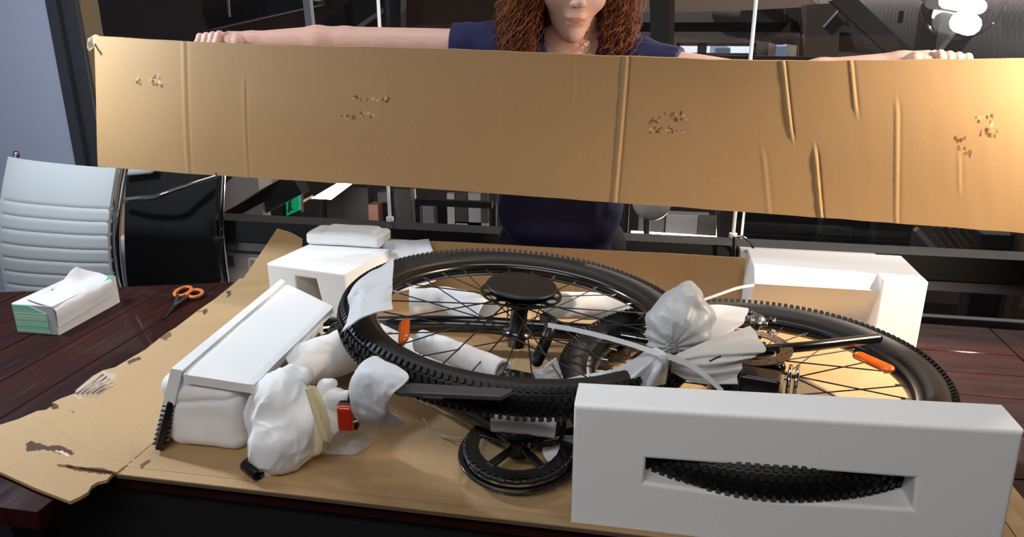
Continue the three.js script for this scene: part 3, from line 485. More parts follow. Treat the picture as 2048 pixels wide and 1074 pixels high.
function buildWheel(root, R, w, tag) {
  // root's own frame: axle along y
  const add = (par, name, g, m, label) => { const o = shadow(new THREE.Mesh(g, m)); o.name = numbered(name); if (label) o.userData.label = label; par.add(o); return o; };
  add(root, 'tyre', tyreGeo(R, w), M.rubber);
  const ri = R - 0.072; add(root, 'rim', lathe([[R - 0.050, -0.014], [R - 0.050, -0.017], [ri + 0.006, -0.0135], [ri, -0.008], [ri - 0.001, 0], [ri, 0.008], [ri + 0.006, 0.0135], [R - 0.050, 0.017], [R - 0.050, 0.014], [R - 0.056, 0.012], [R - 0.056, -0.012], [R - 0.050, -0.014]], 120), tag.rim);
  const n = 32; const gs = [1, -1].map((s) => [1, -1].map((k) => spokeGeo(0, k * 0.82, s * 0.032, 0.026, ri)));
  const nip = new THREE.CylinderGeometry(0.0026, 0.0022, 0.016, 6); nip.rotateZ(Math.PI / 2); nip.translate(ri - 0.008, 0, 0);
  for (let i = 0; i < n; i++) { const s = i % 2, k = (i >> 1) % 2; const base = i / n * Math.PI * 2; const o = add(root, 'spoke', gs[s][k], M.black); o.rotation.y = base + (k ? -0.82 : 0.82) + tag.turn; }
  const nips = []; for (let i = 0; i < n; i++) { const g = nip.clone(); g.rotateY(i / n * Math.PI * 2 + tag.turn); nips.push(g); } add(root, 'nipples', merge(nips), M.steel).userData.kind = 'stuff';
  return add;
}
// the loose front wheel on top
const fw = thing('bicycle_wheel', 'loose knobbly front wheel lying on top of the packed bicycle', 'wheel', [-0.232, 0.945, -1.338]);
fw.rotation.set(0.0, 0, -0.085);
{ const add = buildWheel(fw, 0.345, 0.056, { rim: M.gloss, turn: 0.06 });
  add(fw, 'hub', lathe([[0.008, -0.062], [0.018, -0.06], [0.018, -0.04], [0.029, -0.036], [0.029, -0.030], [0.017, -0.024], [0.016, 0.02], [0.029, 0.028], [0.029, 0.034], [0.024, 0.04], [0.024, 0.062], [0.008, 0.066]], 32), M.gloss);
  // slotted brake rotor below a plain cover
  const rs = new THREE.Shape(); rs.absarc(0, 0, 0.079, 0, Math.PI * 2); const h0 = new THREE.Path(); h0.absarc(0, 0, 0.022, 0, Math.PI * 2, true); rs.holes.push(h0);
  for (let i = 0; i < 12; i++) { const a = i / 12 * Math.PI * 2 + 0.2, h = new THREE.Path(); const c = [Math.cos(a) * 0.066, Math.sin(a) * 0.066]; h.absellipse(c[0], c[1], 0.0085, 0.0125, 0, Math.PI * 2, true, a); rs.holes.push(h); }
  const rg = new THREE.ExtrudeGeometry(rs, { depth: 0.002, bevelEnabled: false, curveSegments: 32 }); rg.rotateX(-Math.PI / 2).translate(0, 0.05, 0); const ro = add(fw, 'brake_disc', rg, M.darkSteel);
  add(fw, 'hub_cover', lathe([[0, 0.072], [0.05, 0.072], [0.066, 0.070], [0.069, 0.066], [0.069, 0.063], [0, 0.060]], 64), std(0x111113, 0.45), 'plain black round cover');
  const refl = new THREE.CapsuleGeometry(0.012, 0.046, 8, 16).rotateX(Math.PI / 2).scale(1, 0.55, 1); const o = add(fw, 'reflector', refl, M.orange, 'orange spoke reflector'); { const p = onY(808, 662, 0.985).sub(fw.position); p.applyQuaternion(fw.quaternion.clone().invert()); o.position.copy(p); o.rotation.set(0.15, 0.3, 0.75); }
}

// ------------------------------------------------------------------ the bicycle below
const bike = thing('bicycle', 'black electric bicycle lying on its side packed in the box', 'bicycle', [0.197, BASE, -1.308]);
{ const rw = new THREE.Group(); rw.name = 'rear_wheel'; rw.position.set(0, 0.868 - BASE, 0); rw.rotation.set(0, 0, 0.035); bike.add(rw);
  const add = buildWheel(rw, 0.347, 0.056, { rim: std(0x16161a, 0.3, { metalness: 0.4 }), turn: 0.2 });
  add(rw, 'hub_motor', lathe([[0.0, -0.055], [0.06, -0.055], [0.066, -0.05], [0.068, -0.02], [0.068, 0.036], [0.064, 0.042], [0, 0.044]], 48), M.gloss, 'glossy black hub drum');
  const ds = new THREE.Shape(); ds.absarc(0, 0, 0.08, 0, Math.PI * 2); const h0 = new THREE.Path(); h0.absarc(0, 0, 0.058, 0, Math.PI * 2, true); ds.holes.push(h0);
  for (let i = 0; i < 36; i++) { const a = i / 36 * Math.PI * 2, h = new THREE.Path(); const r = 0.064 + (i % 3) * 0.005; h.absarc(Math.cos(a) * r, Math.sin(a) * r, 0.002, 0, Math.PI * 2, true); ds.holes.push(h); }
  const dg = new THREE.ExtrudeGeometry(ds, { depth: 0.002, bevelEnabled: false, curveSegments: 24 }); dg.rotateX(-Math.PI / 2).translate(0, 0.062, 0); add(rw, 'brake_disc', dg, std(0x8a7a70, 0.35, { metalness: 0.9 }), 'drilled brake disc');
  add(rw, 'axle', merge([new THREE.CylinderGeometry(0.007, 0.007, 0.16, 12).translate(0, 0.005, 0), new THREE.CylinderGeometry(0.02, 0.02, 0.012, 6).translate(0, 0.066, 0), new THREE.TorusGeometry(0.03, 0.004, 8, 32).rotateX(Math.PI / 2).translate(0.02, 0.055, 0.005)]), M.chrome);
  const refl = new THREE.CapsuleGeometry(0.013, 0.06, 8, 16).rotateX(Math.PI / 2).scale(1, 0.5, 1), o = add(rw, 'reflector', refl, M.orange, 'orange spoke reflector'); { const p = onY(1746, 732, 0.89).sub(V3(0.197, 0.868, -1.308)); o.position.copy(p); o.rotation.set(0, 0.62, 0.1); }
  // frame tubes, mostly hidden under the wheel and the foam
  const Y = (x, y, h) => onY(x, y, h);
  part(bike, 'kickstand', tube([Y(1520, 700, 0.925), Y(1600, 694, 0.93), Y(1755, 677, 0.925)], 0.0095, 16, 10), M.gloss);
  part(bike, 'seat_stay', tube([Y(1560, 735, 0.925), Y(1400, 700, 0.90), Y(1180, 660, 0.85)], 0.010, 16, 10), M.gloss);
  part(bike, 'chain_stay', tube([Y(1548, 800, 0.80), Y(1330, 830, 0.80), Y(1060, 885, 0.80)], 0.012, 16, 10), M.gloss);
  part(bike, 'seat_tube', tube([V3(-0.20, 0.81, -1.13), V3(-0.12, 0.82, -1.42), V3(-0.08, 0.82, -1.62)], 0.019, 12, 14), M.gloss);
  part(bike, 'down_tube', tube([V3(-0.20, 0.81, -1.13), V3(-0.45, 0.82, -1.30), V3(-0.66, 0.83, -1.45)], 0.026, 12, 16), M.gloss);
  part(bike, 'top_tube', tube([V3(-0.08, 0.82, -1.58), V3(-0.4, 0.83, -1.55), V3(-0.66, 0.83, -1.50)], 0.02, 12, 16), M.gloss);
  part(bike, 'fork', merge([tube([Y(1104, 644, 0.918), Y(1098, 664, 0.905), Y(1074, 722, 0.85)], 0.0125, 10, 12), tube([Y(1104, 644, 0.918), Y(1090, 636, 0.914)], 0.012, 4, 10)]), M.black);
  part(bike, 'battery', merge([tube([Y(1225, 690, 0.82), Y(1300, 640, 0.82)], 0.045, 4, 20)]), M.gloss);
  // handlebar stem with its bolts
  const st = part(bike, 'stem', (() => { const c = Y(1032, 768, 0.912); return new RoundedBoxGeometry(0.058, 0.036, 0.042, 3, 0.008).rotateY(-0.25).translate(c.x, c.y, c.z); })(), M.gloss, 'black clamp with bright bolts');
  part(st, 'bolt', (() => { const l = []; for (const [a, b] of [[1012, 744], [1024, 747], [1044, 745], [1016, 752]]) { const p = Y(a, b + 3, 0.932); l.push(new THREE.CylinderGeometry(0.0035, 0.0035, 0.006, 8).translate(p.x, p.y, p.z)); } return merge(l); })(), M.chrome);
  // crank set
  const C = V3(-0.192, 0.80, -1.115); const cs = part(bike, 'chainring', (() => { const s = new THREE.Shape(); const n = 44; for (let i = 0; i <= n * 2; i++) { const a = i / (n * 2) * Math.PI * 2, r = i % 2 ? 0.0885 : 0.0935; i ? s.lineTo(Math.cos(a) * r, Math.sin(a) * r) : s.moveTo(r, 0); }
    const h = new THREE.Path(); h.absarc(0, 0, 0.07, 0, Math.PI * 2, true); s.holes.push(h); const g = [new THREE.ExtrudeGeometry(s, { depth: 0.003, bevelEnabled: false }).rotateX(-Math.PI / 2)];
    for (let i = 0; i < 5; i++) { const b = new RoundedBoxGeometry(0.072, 0.006, 0.016, 2, 0.003).translate(0.04, 0.002, 0); b.rotateY(i / 5 * Math.PI * 2 + 0.4); g.push(b); } g.push(new THREE.CylinderGeometry(0.022, 0.022, 0.03, 24)); return merge(g).rotateX(0.10).translate(C.x, C.y, C.z); })(), M.gloss);
  part(bike, 'chain', (() => { const l = []; const n = 48; for (let i = 0; i < n; i++) { const a = i / n * Math.PI * 2; const b = new RoundedBoxGeometry(i % 2 ? 0.007 : 0.005, 0.008, i % 2 ? 0.0135 : 0.012, 1, 0.002); b.translate(0.094, 0, 0); b.rotateY(a); l.push(b); } return merge(l).rotateX(0.10).translate(C.x, C.y - 0.002, C.z); })(), M.darkSteel);
  part(bike, 'chain_guard', lathe([[0.094, 0.006], [0.104, 0.006], [0.106, 0.009], [0.104, 0.012], [0.094, 0.012], [0.093, 0.009], [0.094, 0.006]], 64).rotateX(0.10).translate(C.x, C.y - 0.022, C.z), M.gloss);
  part(bike, 'crank_arm', merge([beam(V3(C.x, C.y + 0.02, C.z), Y(1090, 858, 0.825), 0.024, 0.014, 0.005), beam(V3(C.x, C.y + 0.02, C.z), V3(C.x - 0.055, C.y + 0.03, C.z - 0.1), 0.024, 0.014, 0.005)]), M.gloss);
  part(bike, 'brake_hose', tube([Y(1128, 830, 0.86), Y(1126, 868, 0.83), Y(1112, 886, 0.81), Y(1075, 893, 0.81)], 0.0035, 20, 8), M.black);
  part(bike, 'derailleur', (() => { const l = []; const r = rng(77); for (const [a, b, s] of [[1492, 640, 12], [1512, 655, 10], [1530, 648, 9], [1545, 640, 8], [1520, 672, 8], [1540, 664, 7], [1500, 626, 8], [1528, 690, 6]]) { const c = Y(a, b, 0.905); const sz = s / 1000; l.push(new RoundedBoxGeometry(sz * (1.2 + r()), sz * 1.1, sz * (1 + r()), 2, sz * 0.3).rotateY(r() * 3).rotateX(r()).translate(c.x, c.y, c.z)); } return merge(l); })(), M.gloss);
  part(bike, 'derailleur_bolts', (() => { const l = []; for (const [a, b, s] of [[1504, 640, 6], [1524, 668, 7], [1546, 662, 5], [1550, 668, 4], [1520, 638, 4], [1548, 641, 4], [1530, 693, 4]]) { const c = Y(a, b, 0.918); l.push(new THREE.SphereGeometry(s / 1000, 12, 8).scale(1, 0.7, 1.3).translate(c.x, c.y, c.z)); } return merge(l); })(), M.chrome);
  part(bike, 'freewheel', (() => { const c = Y(1500, 640, 0.885); return lathe([[0.0, 0.01], [0.02, 0.012], [0.032, 0.006], [0.034, 0], [0.03, -0.008], [0, -0.01]], 24).translate(c.x, c.y, c.z); })(), M.darkSteel);
  part(bike, 'control_box', (() => { const a = Y(1478, 742, 0.925), b = Y(1558, 750, 0.925); const g = new RoundedBoxGeometry(a.distanceTo(b), 0.06, 0.045, 3, 0.006); const m = a.clone().lerp(b, 0.5); return g.rotateY(-0.2).translate(m.x, 0.905, m.z + 0.018); })(), M.gloss);
  part(bike, 'chrome_ring', (() => { const c = Y(1578, 762, 0.905); const l = []; for (const k of [0, 1]) { const t = new THREE.TorusGeometry(0.026, 0.0035, 8, 24, 4.2); t.rotateY(1.35).translate(c.x + k * 0.012, c.y, c.z); l.push(t); } return merge(l); })(), M.chrome);
}

// ------------------------------------------------------------------ foam blocks
// near block with a slot for the tyre
{ const o = V3(-0.087, BASE, -1.052), A = V3(1, 0, 0), B = V3(0, 1, 0);
  const oy = (y) => y - BASE, ox = (x) => x + 0.087;
  const out = [[0, 0], [0.602, 0], [0.594, oy(0.984)], [0, oy(0.963)]];
  const slot = [[ox(0.021), oy(0.846)], [ox(0.021), oy(0.886)], [ox(0.13), oy(0.889)], [ox(0.387), oy(0.897)], [ox(0.391), oy(0.848)], [ox(0.2), oy(0.838)]];
  const g = plate(out, [slot], o, A, B, 0.078, 0.006, 4);
  single('foam_block', 'large white foam slab with a slot showing the black tyre', 'foam block', g, M.foam); }
// far block, stepped at the front
{ const prof = (z, y) => new THREE.Vector2(-z, y - BASE);
  const ex = (pts, x0, x1) => { const g = new THREE.ExtrudeGeometry(new THREE.Shape(pts), { depth: x1 - x0 - 0.008, bevelEnabled: true, bevelSize: 0.004, bevelThickness: 0.004, bevelOffset: -0.004, bevelSegments: 3 }); g.rotateY(Math.PI / 2).translate(x0 + 0.004, BASE, 0); return g; };
  const full = [prof(-1.752, BASE), prof(-1.952, BASE), prof(-1.952, 0.93), prof(-1.752, 0.93)];
  const left = [prof(-1.845, BASE), prof(-1.952, BASE), prof(-1.952, 0.93), prof(-1.80, 0.93), prof(-1.762, 0.898), prof(-1.845, 0.79)];
  const g = merge([ex(left.map((p) => new THREE.Vector2(p.x, Math.min(p.y, 0.9297 - BASE))), 0.264, 0.551), ex(full, 0.544, 0.642)]); single('foam_block', 'white stepped foam block standing at the far end of the bicycle', 'foam block', g, M.foam); }
// foam cube with a notch
{ const h = 0.885, a = onY(533, 527, h), b = onY(690, 548, h), c = onY(772, 492, h), d = onY(610, 479, h); const A = b.clone().sub(a), L = A.length(); A.normalize(); const B = V3(0, 1, 0); const depth = a.distanceTo(d);
  const hh = h - BASE, n0 = L * 0.37, n1 = L * 0.63; const out = [[0, 0], [n0, 0], [n0, hh * 0.80], [n1, hh * 0.80], [n1 + 0.02, 0], [L, 0], [L, hh], [0, hh]];
  const N = V3().crossVectors(A, B).normalize(); const g = plate(out, [], V3(a.x, BASE, a.z).addScaledVector(N, -depth), A, B, depth, 0.005, 3); single('foam_block', 'white foam cube with a notch in its front standing at the far corner', 'foam block', g, M.foam); }
// long L-shaped foam profile
{ const a = onY(342, 737, 0.922), b = onY(505, 766, 0.912), c = onY(666, 611, 0.905), d = onY(562, 558, 0.905); const t = thing('foam_profile', 'long white L-shaped foam cover sloping along the side of the box', 'foam cover', [a.x, BASE, a.z]);
  const soft = (r0, r1, t) => sheet((u, v) => { const p = r0[0].clone().lerp(r0[1], u).lerp(r1[0].clone().lerp(r1[1], u), v); const e = Math.min(1, Math.min(u, 1 - u) * 14) * Math.min(1, Math.min(v, 1 - v) * 24); return p.add(V3(0, 0.0012 * noise.noise(p.x * 9, p.z * 9, 2) - 0.0025 * (1 - e), 0)); }, 40, 60, t);
  const w = b.clone().sub(a).normalize().multiplyScalar(0.022), wd = c.clone().sub(d).normalize().multiplyScalar(0.022), lo = V3(0, -0.013, 0);
  part(t, 'top_plate', soft([a.clone().add(w).add(lo), b.clone().add(V3(0, -0.009, 0))], [d.clone().add(wd).add(lo), c.clone().add(V3(0, -0.009, 0))], 0.018), M.foam);
  const f0 = onY(304, 893, BASE + 0.001), f1 = onY(340, 912, BASE + 0.001); const k = V3(d.x - 0.05, BASE + 0.001, d.z);
  part(t, 'side_plate', hull([a, a.clone().add(w), d, d.clone().add(wd), f0, f0.clone().add(V3(0.022, 0, 0)), k, k.clone().add(V3(0.022, 0, 0))], V3(0, -0.001, 0)), M.foam);
}
// ------------------------------------------------------------------ foam wraps
const Y = onY;
{ // rolled sheet under the profile
  const p = (x, y, z) => onZ(x, y, z);
  const cs = [[422, 900, 0.80], [424, 850, 0.85], [430, 800, 0.88]];
  const c0 = onZ(418, 845, -1.085);
  const g = sdf((q) => { const x = q.x - c0.x, y = q.y - (BASE + 0.07), z = q.z; const dx = Math.abs(x) - 0.050, dy = Math.abs(y) - 0.042, dz = Math.abs(z + 1.25) - 0.165; const d = Math.hypot(Math.max(dx, 0), Math.max(dy, 0), Math.max(dz, 0)) + Math.min(Math.max(dx, dy, dz), 0) - 0.028; return d + 0.003 * noise.noise(q.x * 22, q.y * 22, q.z * 14) + 0.004 * Math.exp(-Math.pow((y - 0.03 - x * 0.15) / 0.006, 2)) * (z > -1.09 ? 1 : 0); }, V3(c0.x - 0.11, BASE - 0.02, -1.48), V3(c0.x + 0.11, BASE + 0.17, -1.04), 72);
  single('foam_roll', 'thick folded white foam pad tucked under the sloping cover', 'foam wrap', g, M.foamSoft);
}
{ // knotted bundle with the band
  const c = (x, y, z) => onZ(x, y, z); const P = [c(565, 800, -1.07), c(560, 880, -1.04), c(535, 925, -1.03), c(612, 850, -1.06), c(650, 850, -1.07), c(540, 830, -1.07)];
  const g = sdf((q) => { let d = cap(q, P[0], P[1], 0.043, 0.045); d = smin(d, cap(q, P[1], P[2], 0.044, 0.024), 0.03); d = smin(d, cap(q, P[3], P[0], 0.038, 0.036), 0.03); d = smin(d, cap(q, P[3], P[4], 0.036, 0.026), 0.02); d = smin(d, cap(q, P[5], P[1], 0.034, 0.036), 0.02);
    { const wx = q.x + 0.03 * noise.noise(q.y * 12, q.z * 12, 3), wy = q.y + 0.03 * noise.noise(q.x * 12, q.z * 12, 8); d += 0.007 * noise.noise(wx * 16, wy * 16, q.z * 16) - 0.006 * ridge1(wx * 15 + 4, wy * 10, q.z * 12) - 0.003 * ridge1(wx * 36, wy * 24, q.z * 30); } return Math.max(d, BASE + 0.001 - q.y); }, V3(P[2].x - 0.07, BASE - 0.01, -1.17), V3(P[4].x + 0.08, BASE + 0.21, -0.96), 92);
  const t = thing('foam_bundle', 'bulging white foam bundle tied beside the red light', 'foam wrap', [P[0].x, BASE, -1.05]); part(t, 'bundle', g, M.foamSoft);
  const fl = (pts, r, rr) => part(t, 'fold', sdf((q) => { let d = 9; for (let i = 0; i + 1 < pts.length; i++) d = smin(d, cap(q, pts[i], pts[i + 1], r[i], r[i + 1]), 0.01); return d + 0.003 * noise.noise(q.x * 40, q.y * 40, q.z * 40); }, pts.reduce((a, b) => a.min(b), pts[0].clone()).addScalar(-0.05), pts.reduce((a, b) => a.max(b), pts[0].clone()).addScalar(0.05), 40), M.foamSoft);
  fl([c(632, 800, -1.09), c(650, 775, -1.10), c(664, 766, -1.10)], [0.018, 0.012, 0.009]); fl([c(640, 825, -1.08), c(672, 797, -1.09), c(694, 788, -1.09)], [0.022, 0.016, 0.008]); fl([c(555, 762, -1.09), c(585, 745, -1.10), c(610, 752, -1.1)], [0.018, 0.014, 0.014]);
  const band = single('rubber_band', 'wide yellowish band twisted around the foam bundle', 'band', merge([[[622, 772], [634, 800], [640, 850], [634, 905], [626, 912]], [[616, 778], [632, 830], [650, 880], [656, 888]], [[626, 774], [642, 810], [652, 850], [655, 886]]].map((L, i) => { const pts = L.map((p, k) => c(p[0], p[1], -1.015 + i * 0.004 - (k === 0 || k === L.length - 1 ? 0.01 : 0))); return sheet((u, v) => new THREE.CatmullRomCurve3(pts).getPoint(v).add(V3((u - 0.5) * 0.012, 0, -Math.abs(u - 0.5) * 0.004)), 4, 24, 0.002); })), M.band);
}
const wrapSheet = (name, label, rows, amp, k, seed, mtl = M.wrap, n = 70) => single(name, label, 'foam sheet', sheet(patch(rows.map((r) => r.map((p) => Y(p[0], p[1], p[2]))), crumple(amp * 1.3, k * 1.35, seed)), n, n, 0.0022), mtl);
// sheets round the handlebar end and over the tyre
wrapSheet('foam_sheet', 'crumpled white foam sheet draped over the tyre beside the red light', [[[712, 742, 0.985], [730, 722, 1.0], [750, 713, 1.008], [768, 722, 1.005]], [[700, 770, 0.96], [730, 748, 1.0], [770, 745, 1.012], [818, 753, 1.012]], [[702, 805, 0.93], [735, 790, 0.968], [764, 784, 0.985], [786, 786, 0.99]], [[712, 835, 0.88], [745, 832, 0.92], [768, 826, 0.94], [778, 816, 0.95]], [[730, 848, 0.85], [760, 850, 0.87], [790, 852, 0.88], [812, 846, 0.89]]], 0.0045, 15, 3);
wrapSheet('foam_sheet', 'curled white foam sheet lying under the red light', [[[668, 868, 0.83], [690, 850, 0.86], [720, 840, 0.87], [760, 842, 0.85]], [[655, 892, 0.79], [680, 890, 0.785], [715, 870, 0.81], [750, 876, 0.79]], [[652, 905, 0.775], [690, 909, 0.765], [712, 908, 0.768], [745, 884, 0.775]]], 0.004, 20, 7);
wrapSheet('foam_sheet', 'torn white foam sheet curling up beside the foam cube', [[[698, 592, 1.0], [715, 565, 1.03], [750, 540, 1.045], [788, 520, 1.05]], [[700, 620, 1.0], [722, 596, 1.03], [752, 580, 1.04], [786, 565, 1.045]], [[695, 645, 1.0], [722, 628, 1.025], [755, 618, 1.035], [784, 607, 1.035]], [[684, 665, 1.0], [712, 643, 1.02], [745, 630, 1.03], [786, 620, 1.035]]], 0.007, 20, 5);
wrapSheet('foam_sheet', 'wide white foam sheet spread behind the foam cube', [[[640, 486, 0.87], [700, 484, 0.885], [780, 482, 0.90], [858, 478, 0.91]], [[650, 520, 0.85], [720, 515, 0.86], [800, 512, 0.865], [868, 508, 0.885]], [[690, 560, 0.83], [740, 560, 0.83], [810, 555, 0.835], [876, 540, 0.85]], [[700, 590, 0.81], [760, 590, 0.81], [810, 580, 0.82], [872, 562, 0.83]]], 0.006, 12, 9);
single('foam_pad', 'folded white foam pad on top behind the foam cube', 'foam pad', (() => { const c = onZ(698, 472, -1.955), L = [[0, 0, 0, 0.118, 0.013, 0.055], [0.012, 0.016, 0.004, 0.085, 0.006, 0.045]]; return sdf((q) => { let d = 9; for (const [x, y, z, a, b, e] of L) { const dx = Math.abs(q.x - c.x - x) - a + 0.02, dy = Math.abs(q.y - c.y - y) - b + 0.005, dz = Math.abs(q.z - c.z - z) - e + 0.02; d = smin(d, Math.hypot(Math.max(dx, 0), Math.max(dy, 0) * 1.4, Math.max(dz, 0)) + Math.min(Math.max(dx, dy, dz), 0) - 0.014, 0.004); } return d + 0.002 * noise.noise(q.x * 22, q.y * 22, q.z * 22); }, c.clone().add(V3(-0.15, -0.05, -0.09)), c.clone().add(V3(0.15, 0.06, 0.09)), 90); })(), M.foamSoft);
// wrapped frame tubes seen through the spokes
function sleeve(label, pts, r, seed, open = 0, name = 'foam_sleeve') {
  const P = pts.map((p) => Y(p[0], p[1], p[2])); const cv = P.length === 2 ? new THREE.LineCurve3(...P) : new THREE.CatmullRomCurve3(P); const fr = cv.computeFrenetFrames(40);
  const f = (rad) => (u, v) => { const i = Math.round(v * 40), p = cv.getPoint(v), a = u * Math.PI * 2; const w = rad * (1 + 0.10 * noise.noise(Math.cos(a) * 1.2 + seed, Math.sin(a) * 1.2, v * 7)); return p.addScaledVector(fr.normals[i], Math.cos(a) * w).addScaledVector(fr.binormals[i], Math.sin(a) * w); };
  const g = sheet(f(r), 32, 40, 0.004); return single(name, label, 'foam wrap', g, M.foamSoft); }
sleeve('white foam sleeve on the bar pointing at the black clamp', [[842, 682, 0.92], [925, 712, 0.92], [1006, 745, 0.925]], 0.0205, 1);
sleeve('white foam tube with an open end under the near tyre', [[985, 838, 0.85], [1050, 843, 0.85], [1112, 852, 0.845]], 0.019, 2);
sleeve('big white foam wrap along the frame inside the loose wheel', [[740, 690, 0.80], [850, 748, 0.80], [985, 808, 0.80]], 0.052, 3);
sleeve('long white foam wrap behind the wheel hub on the far side', [[1085, 612, 0.845], [1190, 612, 0.845], [1330, 628, 0.845]], 0.031, 4);
sleeve('short white foam wrap beside the round hub cover', [[820, 608, 0.83], [900, 606, 0.83], [975, 630, 0.83]], 0.036, 5);
sleeve('white foam wrap leading from the bundle under the tyre', [[560, 745, 0.86], [640, 720, 0.855], [715, 690, 0.845]], 0.043, 6);
wrapSheet('foam_sheet', 'wide white foam sheet lying below the spokes beside the foam sleeve', [[[760, 690, 0.83], [820, 700, 0.84], [880, 722, 0.84], [960, 750, 0.83]], [[770, 720, 0.82], [830, 740, 0.825], [890, 758, 0.825], [960, 775, 0.82]], [[800, 760, 0.80], [850, 775, 0.80], [910, 790, 0.80], [970, 800, 0.80]]], 0.006, 16, 14);
wrapSheet('foam_sheet', 'torn white foam flap standing beside the black clamp', [[[1062, 745, 0.93], [1085, 735, 0.94], [1112, 715, 0.955]], [[1062, 762, 0.915], [1090, 758, 0.92], [1122, 745, 0.92]], [[1064, 782, 0.90], [1095, 774, 0.90], [1128, 762, 0.90]]], 0.004, 30, 8);
wrapSheet('foam_sheet', 'narrow white foam strip running from the flap to the tied bag', [[[1110, 762, 0.90], [1170, 750, 0.90], [1240, 735, 0.915]], [[1110, 775, 0.895], [1180, 765, 0.895], [1250, 752, 0.905]]], 0.002, 20, 11);
wrapSheet('foam_sheet', 'dim white foam scrap beside the crank behind the near block', [[[1090, 880, 0.80], [1120, 872, 0.81], [1150, 868, 0.82]], [[1085, 905, 0.785], [1125, 905, 0.785], [1160, 900, 0.79]], [[1110, 940, 0.765], [1130, 950, 0.765], [1165, 955, 0.765]]], 0.004, 20, 12);
// ------------------------------------------------------------------ tied bag and its ties
{ const d0 = 1.335, q = (x, y, d = 0) => onD(x, y, d0 + d); const t = thing('foam_bag', 'cloudy white foam bag tied at its neck beside the rear wheel', 'bag', Y(1330, 770, 0.90));
  const A = q(1356, 650), B = q(1372, 612), C = q(1335, 690), D = q(1376, 580), E = q(1398, 592);
  const g = sdf((p) => { let d = cap(p, A, B, 0.050, 0.036); d = smin(d, cap(p, A, q(1388, 640), 0.046, 0.036), 0.02); d = smin(d, cap(p, C, A, 0.022, 0.046), 0.03); d = smin(d, cap(p, C, q(1334, 726), 0.022, 0.019), 0.02); d = smin(d, cap(p, B, D, 0.03, 0.013), 0.012); d = smin(d, cap(p, D, E, 0.014, 0.008), 0.008);
    const rx = p.clone().sub(C), ang = Math.atan2(rx.dot(camU), rx.dot(camR)); const rad = rx.length(); d += 0.0035 * Math.sin(ang * 13 + rad * 25) * Math.min(1, 0.05 / (rad + 0.02)) + 0.005 * noise.noise(p.x * 24, p.y * 24, p.z * 24) + 0.004 * (Math.abs(noise.noise(p.x * 36 + 2, p.y * 30, p.z * 30)) - 0.25); return d; }, A.clone().add(V3(-0.13, -0.1, -0.12)), A.clone().add(V3(0.13, 0.12, 0.12)), 90);
  part(t, 'pouch', g, M.bag);
  const fan = (name, rows, n, amp, seed) => part(t, name, sheet(patch(rows.map((r) => r.map((p) => Y(...p))), (p, u, v) => p.clone().addScaledVector(camF, -amp * v * Math.sin(u * n) - amp * 0.7 * noise.noise(p.x * 25 + seed, p.y * 25, p.z * 25))), 60, 40, 0.0016), M.bag);
  fan('skirt', [[[1296, 700, 0.975], [1315, 697, 0.99], [1334, 708, 0.985], [1342, 718, 0.965]], [[1262, 722, 0.95], [1290, 728, 0.975], [1320, 735, 0.975], [1336, 738, 0.95]], [[1190, 757, 0.915], [1250, 765, 0.94], [1300, 774, 0.94], [1333, 764, 0.925]]], 22, 0.008, 1);
  fan('upper_fan', [[[1398, 612, 0.945], [1398, 640, 0.955], [1392, 690, 0.955]], [[1440, 610, 0.945], [1440, 645, 0.955], [1432, 690, 0.955]], [[1497, 617, 0.945], [1490, 640, 0.95], [1466, 664, 0.955]]], 12, 0.005, 4);
  fan('lower_fan', [[[1345, 712, 0.975], [1343, 722, 0.97], [1342, 732, 0.955], [1340, 742, 0.94]], [[1420, 680, 0.97], [1420, 710, 0.97], [1410, 738, 0.955], [1385, 764, 0.93]], [[1500, 652, 0.965], [1527, 704, 0.965], [1488, 722, 0.955], [1474, 767, 0.935]]], 26, 0.007, 6);
  part(t, 'tear', tube([Y(1420, 722, 0.982), Y(1432, 716, 0.985), Y(1441, 713, 0.986)], 0.0016, 8, 5), M.black, 'small dark tear');
  const tie = (name, label, pts, w = 0.0055) => single(name, label, 'cable tie', sheet((u, v) => new THREE.CatmullRomCurve3(pts).getPoint(v).addScaledVector(camU, (u - 0.5) * w), 2, 40, 0.0018), M.plasticTie);
  tie('cable_tie', 'long white cable tie running from the fork to the bag neck', [Y(1096, 650, 0.985), Y(1160, 662, 0.99), Y(1250, 685, 1.0), Y(1330, 712, 1.01)], 0.008);
  tie('cable_tie', 'white cable tie tail curving from the bag towards the near block', [Y(1336, 712, 1.01), Y(1380, 730, 0.995), Y(1415, 755, 0.975), Y(1446, 784, 0.95)], 0.010);
  tie('cable_tie', 'white cable tie tail pointing from the bag at the far block', [Y(1395, 604, 0.975), Y(1440, 588, 0.985), Y(1475, 576, 0.99), Y(1508, 570, 0.985)]);
  single('cable_tie', 'coiled white cable tie around the bag neck', 'cable tie', (() => { const c = Y(1334, 712, 0.985); const r = new THREE.TorusGeometry(0.021, 0.003, 8, 40); r.applyQuaternion(new THREE.Quaternion().setFromUnitVectors(V3(0, 0, 1), q(1370, 640).sub(q(1335, 700)).normalize())); const l = [r.translate(c.x, c.y, c.z)]; const h = new RoundedBoxGeometry(0.011, 0.008, 0.008, 2, 0.002), hp = Y(1325, 712, 1.01); l.push(h.translate(hp.x, hp.y, hp.z)); return merge(l); })(), M.plasticTie);
}
single('plastic_strip', 'thin clear plastic strip curving under the near tyre', 'strip', tube([Y(848, 838, 0.80), Y(868, 862, 0.77), Y(895, 874, 0.765), Y(940, 877, 0.765)], 0.0015, 24, 5), M.plasticTie);
